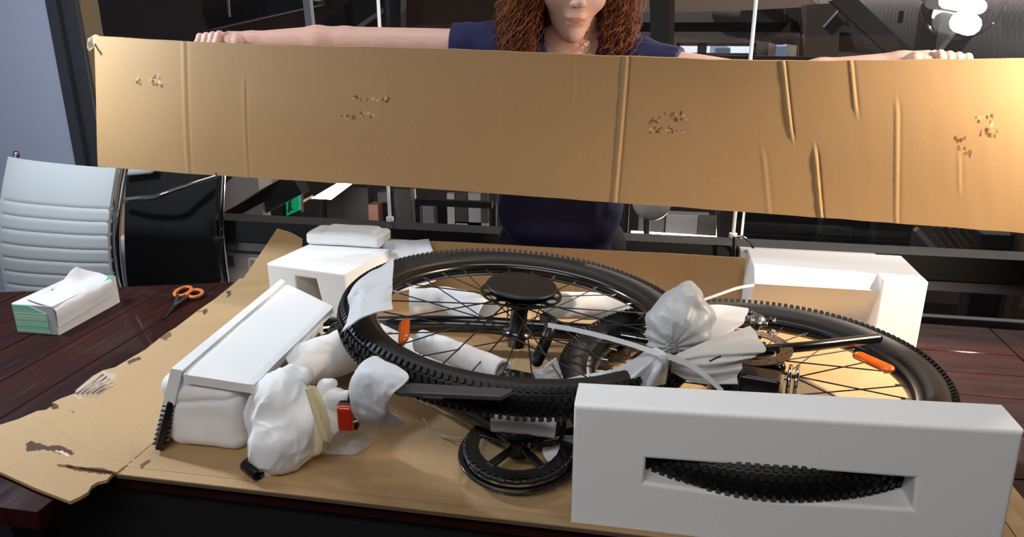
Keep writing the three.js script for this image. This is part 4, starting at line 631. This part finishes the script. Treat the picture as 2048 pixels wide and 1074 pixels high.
// flat pedal-like pad on the tyre, red light, black ends
{ const h = 0.992, t = thing('rubber_pad', 'flat dark grey pad lying on the near tyre of the loose wheel', 'pad', Y(880, 790, h)); part(t, 'plate', plate([[0, 0], [0.02, -0.014], [0.165, -0.014], [0.178, 0.004], [0.176, 0.012], [0.03, 0.016]], [], Y(776, 783, h - 0.004), Y(975, 792, h - 0.012).sub(Y(776, 783, h - 0.004)).normalize(), V3(0, 0, -1), 0.008, 0.002), std(0x3e3e42, 0.42)); part(t, 'stripe', beam(Y(846, 795, h), Y(886, 797, h), 0.002, 0.002), M.steel, 'thin bright stripe'); }
{ const c = onZ(694, 834, -1.03), t = thing('rear_light', 'red bicycle rear light hanging beside the foam bundle', 'light', c); part(t, 'housing', new RoundedBoxGeometry(0.034, 0.050, 0.018, 3, 0.006).rotateY(0.1).translate(c.x, c.y, c.z - 0.006), M.black); part(t, 'lens', new RoundedBoxGeometry(0.028, 0.047, 0.018, 4, 0.007).rotateY(0.1).translate(c.x - 0.001, c.y, c.z + 0.002), M.red); part(t, 'lead', tube([c.clone().add(V3(0, 0.02, -0.008)), c.clone().add(V3(0.002, 0.045, -0.02)), c.clone().add(V3(0.01, 0.07, -0.05))], 0.002, 12, 6), M.black); }
single('black_strip', 'black ribbed plastic strip under the edge of the sloping cover', 'strip', (() => { const a = onZ(343, 800, -1.062), b = onZ(318, 895, -1.045); const l = [beam(a, b, 0.022, 0.012, 0.002)]; for (let i = 1; i < 10; i++) { const p = a.clone().lerp(b, i / 10); l.push(new THREE.BoxGeometry(0.0225, 0.002, 0.0135).translate(p.x, p.y, p.z)); } return merge(l); })(), M.black);
single('bar_end', 'short black tube end poking out below the foam bundle', 'tube', (() => { const a = Y(492, 928, BASE + 0.02), b = Y(520, 950, BASE + 0.014); const d = b.clone().sub(a).normalize(); const g = lathe([[0.008, 0], [0.012, 0], [0.0125, 0.004], [0.0125, 0.036], [0.008, 0.036], [0.008, 0]], 24); g.applyQuaternion(new THREE.Quaternion().setFromUnitVectors(V3(0, 1, 0), d)); return g.translate(a.x, a.y, a.z); })(), M.black);
single('pedal', 'dark bicycle pedal showing between the foam cover and the cube', 'pedal', (() => { const c = Y(664, 676, 0.80); const l = [new RoundedBoxGeometry(0.09, 0.026, 0.06, 2, 0.006).rotateY(0.5).translate(c.x, c.y, c.z), new RoundedBoxGeometry(0.10, 0.008, 0.016, 2, 0.003).rotateY(0.5).translate(c.x, c.y + 0.017, c.z - 0.02), new RoundedBoxGeometry(0.10, 0.008, 0.016, 2, 0.003).rotateY(0.5).translate(c.x, c.y + 0.017, c.z + 0.02)]; const e = Y(676, 656, 0.785); l.push(new RoundedBoxGeometry(0.09, 0.05, 0.03, 2, 0.01).translate(e.x, e.y, e.z)); return merge(l); })(), M.gloss);
single('grip', 'dark brown rubber grip lying beyond the sloping cover', 'grip', tube([Y(628, 700, 0.83), Y(684, 668, 0.855)], 0.02, 2, 12), std(0x3a2c24, 0.6));

// ------------------------------------------------------------------ tissue box and scissors
{ const b0 = Y(35, 665, TY), b1 = Y(118, 671, TY), b2 = Y(228, 604, TY); const A = b1.clone().sub(b0); const wd = A.length(); A.normalize(); const L = 0.235; const Bk = V3().crossVectors(V3(0, 1, 0), A).normalize(); const hgt = 0.078; const t = thing('tissue_box', 'green and white tissue box with a tissue pulled over it', 'tissue box', [b0.x, TY, b0.z]);
  const c = document.createElement('canvas'); c.width = c.height = 128; const g = c.getContext('2d'); const r = rng(3); g.fillStyle = '#8cc9b0'; g.fillRect(0, 0, 128, 128); for (let i = 0; i < 26; i++) { g.fillStyle = r() > 0.5 ? 'rgba(190,226,206,0.8)' : 'rgba(86,170,140,0.7)'; g.fillRect(0, r() * 128, 128, 1 + r() * 4); } g.fillStyle = 'rgba(222,214,170,0.7)'; g.fillRect(0, 60, 128, 4);
  const tx = new THREE.CanvasTexture(c); tx.colorSpace = THREE.SRGBColorSpace; tx.wrapS = tx.wrapT = THREE.RepeatWrapping; tx.repeat.set(12, 12); const gm = std(0xffffff, 0.5, { map: tx }), wm = std(0xb4b5ba, 0.75);
  const out = [[0, 0], [wd, 0], [wd, hgt], [0, hgt]];
  part(t, 'body', plate(out, [], b0.clone().addScaledVector(Bk, L), A, V3(0, 1, 0), L, 0.002), wm);
  const face = (o, n, d) => plate([[0.003, 0.006], [wd - 0.022, 0.003], [wd - 0.022, hgt * 0.72], [wd * 0.42, hgt - 0.002], [0.003, hgt - 0.002]], [], o, A, V3(0, 1, 0), d, 0);
  part(t, 'end_print', face(b0.clone().addScaledVector(Bk, 0.001), 1, 0.0025), gm, 'green striped end');
  part(t, 'corner_print', plate([[0, 0], [0.05, 0], [0.05, 0.05], [0.02, 0.06]], [], b0.clone().addScaledVector(A, wd - 0.05).addScaledVector(Bk, L - 0.002).add(V3(0, hgt + 0.0004, 0)), A, Bk.clone().negate(), 0.001, 0), std(0x3f9b78, 0.5), 'green corner');
  const q = (a, d, h) => b0.clone().addScaledVector(A, a).addScaledVector(Bk, d).add(V3(0, h, 0));
  // the drooping tissue
  part(t, 'tissue', sheet(patch([[q(0.02, 0.03, hgt + 0.003), q(0.05, 0.08, hgt + 0.006), q(0.06, 0.16, hgt + 0.045), q(0.05, 0.19, hgt + 0.03)], [q(wd * 0.6, 0.005, hgt + 0.004), q(wd * 0.65, 0.08, hgt + 0.012), q(wd * 0.7, 0.16, hgt + 0.016), q(wd * 0.7, 0.225, hgt + 0.006)], [q(wd + 0.004, 0.0, hgt * 0.86), q(wd + 0.006, 0.08, hgt * 0.9), q(wd + 0.008, 0.16, hgt * 0.9), q(wd + 0.006, 0.21, hgt * 0.9)], [q(wd + 0.005, -0.002, hgt * 0.3), q(wd + 0.008, 0.07, hgt * 0.36), q(wd + 0.006, 0.14, hgt * 0.4), q(wd + 0.006, 0.2, hgt * 0.44)]], crumple(0.003, 40, 4)), 40, 40, 0.0012), std(0xb8b9be, 0.9));
  part(t, 'opening', plate([[0, 0], [0.022, 0.004], [0.03, 0.03], [0.008, 0.03]], [], q(0.028, 0.10, hgt + 0.0006), A, Bk, 0.0008, 0), std(0x3c3c40, 0.7), 'dark slot'); }
{ const t = thing('scissors', 'scissors with orange-rimmed handles lying on the dark table', 'scissors', Y(350, 618, TY)); const h = TY + 0.008, q = (x, y, d = 0) => Y(x, y, h + d);
  const ring = (cx, cy, ax, ay, ang) => { const pts = []; for (let i = 0; i < 16; i++) { const a = i / 16 * Math.PI * 2, x = Math.cos(a) * ax, y = Math.sin(a) * ay; pts.push(q(cx + x * Math.cos(ang) - y * Math.sin(ang), cy + (x * Math.sin(ang) + y * Math.cos(ang)))); } return new THREE.TubeGeometry(new THREE.CatmullRomCurve3(pts, true), 40, 0.0052, 8, true); };
  part(t, 'handle', ring(366, 583, 18, 7, -0.35), std(0xd0703a, 0.45), 'orange handle ring'); part(t, 'handle', ring(390, 587, 15, 7, -0.15), std(0xd0703a, 0.45), 'orange handle ring');
  part(t, 'shank', tube([q(356, 590), q(352, 602), q(347, 612)], 0.006, 10, 8), M.black); part(t, 'shank', tube([q(378, 592), q(362, 602), q(348, 612)], 0.006, 10, 8), M.black);
  const bl = (a, b, w) => hull([q(a[0] - w, a[1]), q(a[0] + w, a[1] + 2), q(b[0], b[1], -0.004)], V3(0, -0.003, 0)); part(t, 'blade', bl([346, 611], [326, 640], 4), M.darkSteel); part(t, 'blade', bl([344, 611], [329, 638], 3), M.darkSteel); part(t, 'rivet', new THREE.CylinderGeometry(0.004, 0.004, 0.006, 12).translate(...q(346, 611, 0.002).toArray()), M.steel); }

// ------------------------------------------------------------------ office chairs
function chair(label, tl, tr, bl, br, backMat, frameMat, bulge, facing, ribs = 0.006) {   // back given by its four corners
  const cx = (bl.x + br.x) / 2, cz = (bl.z + br.z) / 2 - 0.02 * facing; const t = thing('office_chair', label, 'chair', [cx, 0, cz]);
  const L = tl.clone().lerp(bl, 0.5);
  const surf = (off) => (u, v) => { const a = tl.clone().lerp(tr, u), b = bl.clone().lerp(br, u); const p = a.lerp(b, v); const d = bulge * Math.sin(v * Math.PI) - 0.02 * Math.pow(Math.abs(u - 0.5) * 2, 3); p.z += facing * (d + off); return p; };
  const bands = [0.29, 0.385, 0.485, 0.595, 0.70, 0.81, 0.92];
  const bk = part(t, 'backrest', sheet((u, v) => { const p = surf(0)(u, v); let g = 0; if (v > 0.2 && u > 0.05 && u < 0.97) for (const b of bands) { const k = (v - b) / 0.012; g += Math.exp(-k * k); } p.z -= facing * ribs * g; return p; }, 30, 160, 0.022), backMat);
  const n = V3(0, 0, facing);
  const rail = (s) => { const pts = []; for (let i = 0; i <= 8; i++) { const p = surf(-0.022)(s < 0 ? -0.02 : 1.02, i / 8 * 1.02 - 0.01); pts.push(p); } pts.push(pts[8].clone().add(V3(0, -0.12, facing * 0.04))); pts.push(pts[8].clone().add(V3(0, -0.2, facing * 0.14))); return tube(pts, 0.011, 40, 10); };
  part(t, 'frame_rail', rail(-1), frameMat); part(t, 'frame_rail', rail(1), frameMat);
  const sy = bl.y - 0.12; const c = V3(cx, Math.min(sy, 0.47), cz + facing * 0.24);
  part(t, 'seat', new RoundedBoxGeometry(0.44, 0.045, 0.44, 3, 0.02).translate(c.x, 0.46, c.z), backMat);
  part(t, 'gas_lift', rod(V3(c.x, 0.1, c.z), V3(c.x, 0.44, c.z), 0.026), frameMat);
  for (let i = 0; i < 5; i++) { const a = i / 5 * Math.PI * 2 + 0.3; const e = V3(c.x + Math.cos(a) * 0.27, 0.07, c.z + Math.sin(a) * 0.27); const lg = part(t, 'base_arm', beam(V3(c.x, 0.1, c.z), e, 0.035, 0.025, 0.006), frameMat); part(lg, 'castor', new THREE.CylinderGeometry(0.028, 0.028, 0.03, 16).rotateX(Math.PI / 2).translate(e.x, 0.029, e.z), M.black); }
  return { t, surf };
}
{ const white = std(0xa2a5a6, 0.7); const z = -2.03;
  const q = (x, y, dz = 0) => onZ(x, y, z + dz);
  const A = chair('white ribbed leather office chair nearest the grey wall', q(13, 316), q(226, 338), q(8, 586), q(224, 596), white, M.chrome, 0.035, 1);
  const zz = -2.42, q2 = (x, y, dz = 0) => onZ(x, y, zz + dz);
  const B = chair('black-backed office chair with chrome armrest beside the white one', q2(252, 342), q2(428, 346), q2(256, 600), q2(436, 566), std(0x020203, 0.85), M.chrome, 0.02, 1, 0);
  part(B.t, 'armrest', tube([q2(238, 404, 0.08), q2(262, 398, 0.14), q2(315, 392, 0.15), q2(352, 378, 0.12), q2(400, 362, 0.07), q2(432, 352, 0.03)], 0.0085, 40, 10), M.chrome, 'curved chrome armrest');
  part(B.t, 'head_roll', tube([q2(246, 345, 0.05), q2(300, 340, 0.05)], 0.014, 4, 12), white, 'white top corner'); part(B.t, 'rail_clip', new RoundedBoxGeometry(0.03, 0.03, 0.03, 2, 0.005).translate(...q2(437, 481, 0.03).toArray()), M.black);
}

// ------------------------------------------------------------------ the person
{ const t = thing('person', 'person with curly auburn hair in a navy shirt lifting the cardboard panel', 'person', [-0.25, 0, -2.22]);
  const skin = phy(0xcda394, 0.55), navy = std(0x0f1140, 0.85), hairM = phy(0x8a4a26, 0.6, { sheen: 0.3, sheenColor: new THREE.Color(0xb87848) }), jean = std(0x0c0d16, 0.9);
  const S = { hip: V3(-0.25, 0.86, -2.20), waist: V3(-0.25, 1.0, -2.14), chest: V3(-0.225, 1.22, -2.02), neckB: V3(-0.215, 1.405, -1.93), rs: V3(-0.375, 1.425, -1.90), ls: onZ(1262, 128, -1.92), re: onZ(692, 84, -1.86), rw: onZ(505, 84, -1.80), le: onZ(1560, 168, -1.82), lw: onZ(1800, 129, -1.755) };
  const head = V3(-0.199, 1.569, -1.845);
  const rh = onZ(462, 84, -1.782), lh = onZ(1852, 126, -1.735);
  // head frame: turned a little to her left and bowed
  const hq = new THREE.Quaternion().setFromEuler(new THREE.Euler(0.16, 0.32, -0.05, 'YXZ')); const hi = hq.clone().invert();
  const faceF = (p) => { const v = p.clone().sub(head).applyQuaternion(hi); const x = Math.abs(v.x), m = V3(x, v.y, v.z);
    let d = ell(v, V3(0, 0.035, -0.012), V3(0.074, 0.098, 0.092)); d = smin(d, ell(v, V3(0, -0.045, 0.028), V3(0.051, 0.066, 0.058)), 0.035); d = smin(d, ell(v, V3(0, -0.098, 0.060), V3(0.021, 0.017, 0.018)), 0.03); d = smin(d, ell(m, V3(0.045, -0.02, 0.05), V3(0.026, 0.024, 0.022)), 0.025);
    d = smin(d, cap(v, V3(0, 0.02, 0.082), V3(0, -0.022, 0.104), 0.008, 0.012), 0.014); d = smin(d, ell(m, V3(0.011, -0.026, 0.094), V3(0.0085, 0.007, 0.009)), 0.006); d = Math.max(d, -ell(m, V3(0.0065, -0.0345, 0.098), V3(0.0035, 0.0032, 0.005)));
    d = Math.max(d, -ell(m, V3(0.032, 0.018, 0.09), V3(0.02, 0.010, 0.012))); d = Math.min(d, ell(m, V3(0.031, 0.017, 0.072), V3(0.0115, 0.0115, 0.0115)));
    d = smin(d, ell(v, V3(0, -0.056, 0.081), V3(0.021, 0.0055, 0.0085)), 0.009); d = smin(d, ell(v, V3(0, -0.0675, 0.080), V3(0.018, 0.006, 0.0085)), 0.009); d = Math.max(d, -cap(m, V3(0, -0.0615, 0.0915), V3(0.026, -0.060, 0.077), 0.0014, 0.0009));
    d = smin(d, ell(m, V3(0.078, 0.0, -0.015), V3(0.010, 0.03, 0.018)), 0.006); return d; };
  const bodyF = (p) => { let d = cap(p, S.neckB, V3(-0.185, 1.50, -1.87), 0.052, 0.048);
    d = smin(d, cap(p, S.rs, S.ls, 0.05, 0.05), 0.06); d = smin(d, cap(p, S.chest, S.neckB, 0.10, 0.06), 0.06); d = smin(d, cap(p, S.waist, S.chest, 0.105, 0.12), 0.06); d = smin(d, cap(p, S.hip, S.waist, 0.12, 0.105), 0.05);
    d = smin(d, cap(p, S.rs, S.re, 0.047, 0.037), 0.02); d = smin(d, cap(p, S.re, S.re.clone().lerp(S.rw, 0.3), 0.036, 0.039), 0.012); d = smin(d, cap(p, S.re.clone().lerp(S.rw, 0.3), S.rw, 0.038, 0.025), 0.012); d = smin(d, cap(p, S.rw, rh, 0.025, 0.026), 0.012);
    d = smin(d, cap(p, S.ls, S.le, 0.047, 0.037), 0.02); d = smin(d, cap(p, S.le, S.le.clone().lerp(S.lw, 0.35), 0.036, 0.041), 0.012); d = smin(d, cap(p, S.le.clone().lerp(S.lw, 0.35), S.lw, 0.040, 0.026), 0.012); d = smin(d, cap(p, S.lw, lh, 0.026, 0.026), 0.012);
    for (const s of [-1, 1]) { d = smin(d, cap(p, V3(-0.25 + s * 0.085, 0.84, -2.21), V3(-0.25 + s * 0.10, 0.46, -2.22), 0.085, 0.055), 0.03); d = smin(d, cap(p, V3(-0.25 + s * 0.10, 0.46, -2.22), V3(-0.25 + s * 0.11, 0.09, -2.27), 0.053, 0.036), 0.02); d = smin(d, cap(p, V3(-0.25 + s * 0.11, 0.05, -2.29), V3(-0.25 + s * 0.13, 0.04, -2.13), 0.036, 0.03), 0.02); }
    return d; };
  const body = sdf(bodyF, V3(-1.13, -0.02, -2.46), V3(0.86, 1.62, -1.60), 150);
  const face = sdf(faceF, head.clone().addScalar(-0.145), head.clone().addScalar(0.145), 104);
  // hands: fingers bent over the far side of the panel's top edge
  const hand = (w, dir) => { const out = []; const f = V3(dir, 0, 0); const kn = w.clone().addScaledVector(f, 0.0);
    const fn = (p) => { let d = cap(p, w.clone().addScaledVector(f, -0.02), w.clone().addScaledVector(f, 0.035), 0.023, 0.020); 
      for (let i = 0; i < 4; i++) { const b = w.clone().add(V3(dir * (0.012 + i * 0.0175), 0.012 - i * 0.002, 0.004)), l = [0.03, 0.034, 0.032, 0.026][i], m = b.clone().add(V3(dir * 0.006, 0.006, 0.014)), e = m.clone().add(V3(dir * 0.004, -l * 0.6, 0.010)), k = e.clone().add(V3(0, -l * 0.6, -0.006)); let q = cap(p, b, m, 0.0098, 0.0092); q = smin(q, cap(p, m, e, 0.0092, 0.0082), 0.003); q = smin(q, cap(p, e, k, 0.0082, 0.0074), 0.003); d = smin(d, q, 0.004); }
      const th = [w.clone().add(V3(-dir * 0.005, 0.0, -0.012)), w.clone().add(V3(dir * 0.022, 0.014, -0.030)), w.clone().add(V3(dir * 0.045, 0.008, -0.024))]; d = smin(d, cap(p, th[0], th[1], 0.013, 0.0105), 0.006); d = smin(d, cap(p, th[1], th[2], 0.0105, 0.0085), 0.003); return d; };
    return sdf(fn, w.clone().addScalar(-0.1), w.clone().addScalar(0.1), 72); };
  part(t, 'body', merge([body, face, hand(rh, -1), hand(lh, 1)]), skin);
  // brows and lashes are hidden by the frame; lips
  part(t, 'lips', sdf((p) => { const v = p.clone().sub(head).applyQuaternion(hi); const x = Math.abs(v.x) / 0.025, y = v.y + 0.0614; const up = 0.0058 * Math.max(0, 1 - x * x) * (1 - 0.18 * Math.exp(-x * x * 18)), lo = 0.0068 * Math.max(0, 1 - x * x * 1.1); return Math.max(faceF(p) - 0.0009, y > 0 ? y - up : -y - lo, 0.05 - v.z); }, head.clone().add(V3(-0.05, -0.10, 0.03)), head.clone().add(V3(0.06, -0.02, 0.13)), 90), phy(0xb87868, 0.5));
  const toFace = (g) => g.applyQuaternion(hq).translate(head.x, head.y, head.z);
  for (const sd of [-1, 1]) { const e = part(t, 'eye', toFace(new THREE.SphereGeometry(0.0123, 20, 14).translate(sd * 0.031, 0.017, 0.0725)), std(0xdedad4, 0.3)); part(e, 'iris', toFace(new THREE.SphereGeometry(0.0058, 14, 10).scale(1, 1, 0.5).translate(sd * 0.031, 0.0115, 0.0825)), std(0x2a1c12, 0.3));
    part(t, 'eyelid', toFace(new THREE.SphereGeometry(0.0134, 24, 12, 0, Math.PI * 2, 0, Math.PI * 0.5).rotateX(0.35).translate(sd * 0.031, 0.017, 0.0725)), skin); part(t, 'eyebrow', toFace(tube([V3(sd * 0.014, 0.036, 0.086), V3(sd * 0.03, 0.041, 0.082), V3(sd * 0.047, 0.035, 0.068)], 0.0026, 12, 6)), std(0x5a3018, 0.8)); }
  // shirt with short sleeves
  const fold = (p) => 0.005 * noise.noise(p.x * 10, p.y * 14, p.z * 10) + 0.003 * noise.noise(p.x * 26, p.y * 20, p.z * 22);
  const shirtF = (p) => { let d = cap(p, S.chest, V3(-0.215, 1.36, -1.95), 0.125, 0.085); d = smin(d, cap(p, V3(S.rs.x, S.rs.y, S.rs.z), S.ls, 0.066, 0.066), 0.05); d = smin(d, cap(p, V3(-0.30, 1.22, -2.02), V3(-0.16, 1.22, -2.02), 0.115, 0.115), 0.05); d = smin(d, cap(p, V3(-0.30, 0.98, -2.13), V3(-0.20, 0.98, -2.13), 0.135, 0.135), 0.06); d = smin(d, cap(p, V3(-0.32, 0.78, -2.17), V3(-0.18, 0.78, -2.17), 0.125, 0.125), 0.05); d = smin(d, cap(p, V3(-0.25, 1.0, -2.13), S.chest, 0.13, 0.13), 0.05);
    d = smin(d, cap(p, S.rs, S.rs.clone().lerp(S.re, 0.48), 0.062, 0.055), 0.025); d = smin(d, cap(p, S.ls, S.ls.clone().lerp(S.le, 0.4), 0.062, 0.056), 0.025); d += fold(p);
    const ra = S.re.clone().sub(S.rs).normalize(), la = S.le.clone().sub(S.ls).normalize(); const pr = p.clone().sub(S.rs).dot(ra), pl = p.clone().sub(S.ls).dot(la);
    d = Math.max(d, Math.min(pr - 0.125, 9)); d = p.x > 0 ? Math.max(d, pl - 0.12) : d; d = Math.max(d, 0.72 - p.y);
    const nk = V3(-0.195, 1.50, -1.84); return Math.max(d, -ell(p, nk, V3(0.075, 0.125, 0.09))); };
  part(t, 'shirt', sdf(shirtF, V3(-0.62, 0.69, -2.36), V3(0.22, 1.54, -1.76), 130), navy);
  part(t, 'trousers', sdf((p) => { let d = cap(p, V3(-0.33, 0.84, -2.2), V3(-0.17, 0.84, -2.2), 0.115, 0.115); for (const s of [-1, 1]) { d = smin(d, cap(p, V3(-0.25 + s * 0.085, 0.82, -2.21), V3(-0.25 + s * 0.10, 0.46, -2.22), 0.098, 0.072), 0.03); d = smin(d, cap(p, V3(-0.25 + s * 0.10, 0.46, -2.22), V3(-0.25 + s * 0.11, 0.09, -2.27), 0.070, 0.055), 0.03); } return Math.max(d, 0.06 - p.y, p.y - 0.9); }, V3(-0.52, 0.03, -2.42), V3(0.02, 0.95, -2.02), 84), jean);
  for (const s of [-1, 1]) part(t, 'shoe', sdf((p) => { const a = V3(-0.25 + s * 0.11, 0.045, -2.30), b = V3(-0.25 + s * 0.13, 0.04, -2.11); return Math.max(cap(p, a, b, 0.048, 0.042), 0.002 - p.y); }, V3(-0.25 + s * 0.12 - 0.09, -0.01, -2.4), V3(-0.25 + s * 0.12 + 0.09, 0.13, -2.03), 40), M.black);
  // curly hair: a soft base and many corkscrew locks
  const toHead = (x, y, z) => V3(x, y, z).applyQuaternion(hq).add(head);
  const hl = []; const r = rng(2024);
  hl.push(sdf((p) => { const v = p.clone().sub(head).applyQuaternion(hi); let d = ell(v, V3(0, 0.055, -0.03), V3(0.098, 0.10, 0.105)); for (const s of [-1, 1]) d = smin(d, cap(v, V3(s * 0.085, 0.03, -0.03), V3(s * 0.112, -0.145, -0.015), 0.040, 0.040), 0.03); d = smin(d, cap(v, V3(0, 0, -0.08), V3(0, -0.12, -0.09), 0.08, 0.06), 0.03); d += 0.012 * noise.noise(v.x * 40, v.y * 26, v.z * 40); const face = ell(v, V3(0, -0.03, 0.085), V3(0.060, 0.115, 0.085)); return Math.max(d, -face); }, head.clone().addScalar(-0.23), head.clone().addScalar(0.22), 96));
  for (let i = 0; i < 2100; i++) { const sd = i % 2 ? 1 : -1; const lx = 0.066 + r() * 0.058, lz = 0.055 - r() * 0.15, ly = 0.10 - r() * 0.15; const len = 0.13 + r() * 0.13, ph = r() * 6.28, turns = 2 + r() * 3.5, am = 0.005 + r() * 0.008, out = 0.004 + r() * 0.042; const pts = []; const n = 18;
    for (let k = 0; k <= n; k++) { const q = k / n, y = ly - q * len; if (y < -0.225 - 0.03 * r()) break; const w = am * (0.3 + q), a = ph + q * turns * 6.28; let x = sd * (lx + out * Math.sin(q * 2.4)) + w * Math.cos(a), z = lz + w * Math.sin(a) + 0.012 * q + 0.006 * noise.noise(i, q * 3, 1); x = sd * Math.max(Math.abs(x), 0.058 + 0.012 * Math.max(0, z * 12)); pts.push(toHead(x, y, z)); }
    if (pts.length > 4) hl.push(new THREE.TubeGeometry(new THREE.CatmullRomCurve3(pts), 24, 0.0005 + r() * r() * 0.0011, 3)); }
  const hg = merge(hl); const hc = new Float32Array(hg.attributes.position.count * 3); const P = hg.attributes.position; for (let i = 0; i < P.count; i++) { const k = 0.75 + 0.5 * noise.noise(P.getX(i) * 60, P.getY(i) * 12, P.getZ(i) * 60); hc[i * 3] = k; hc[i * 3 + 1] = k * (0.97 + 0.05 * k); hc[i * 3 + 2] = k; } hg.setAttribute('color', new THREE.BufferAttribute(hc, 3)); hairM.vertexColors = true;
  part(t, 'hair', hg, hairM);
}
renderer.render(scene, camera);
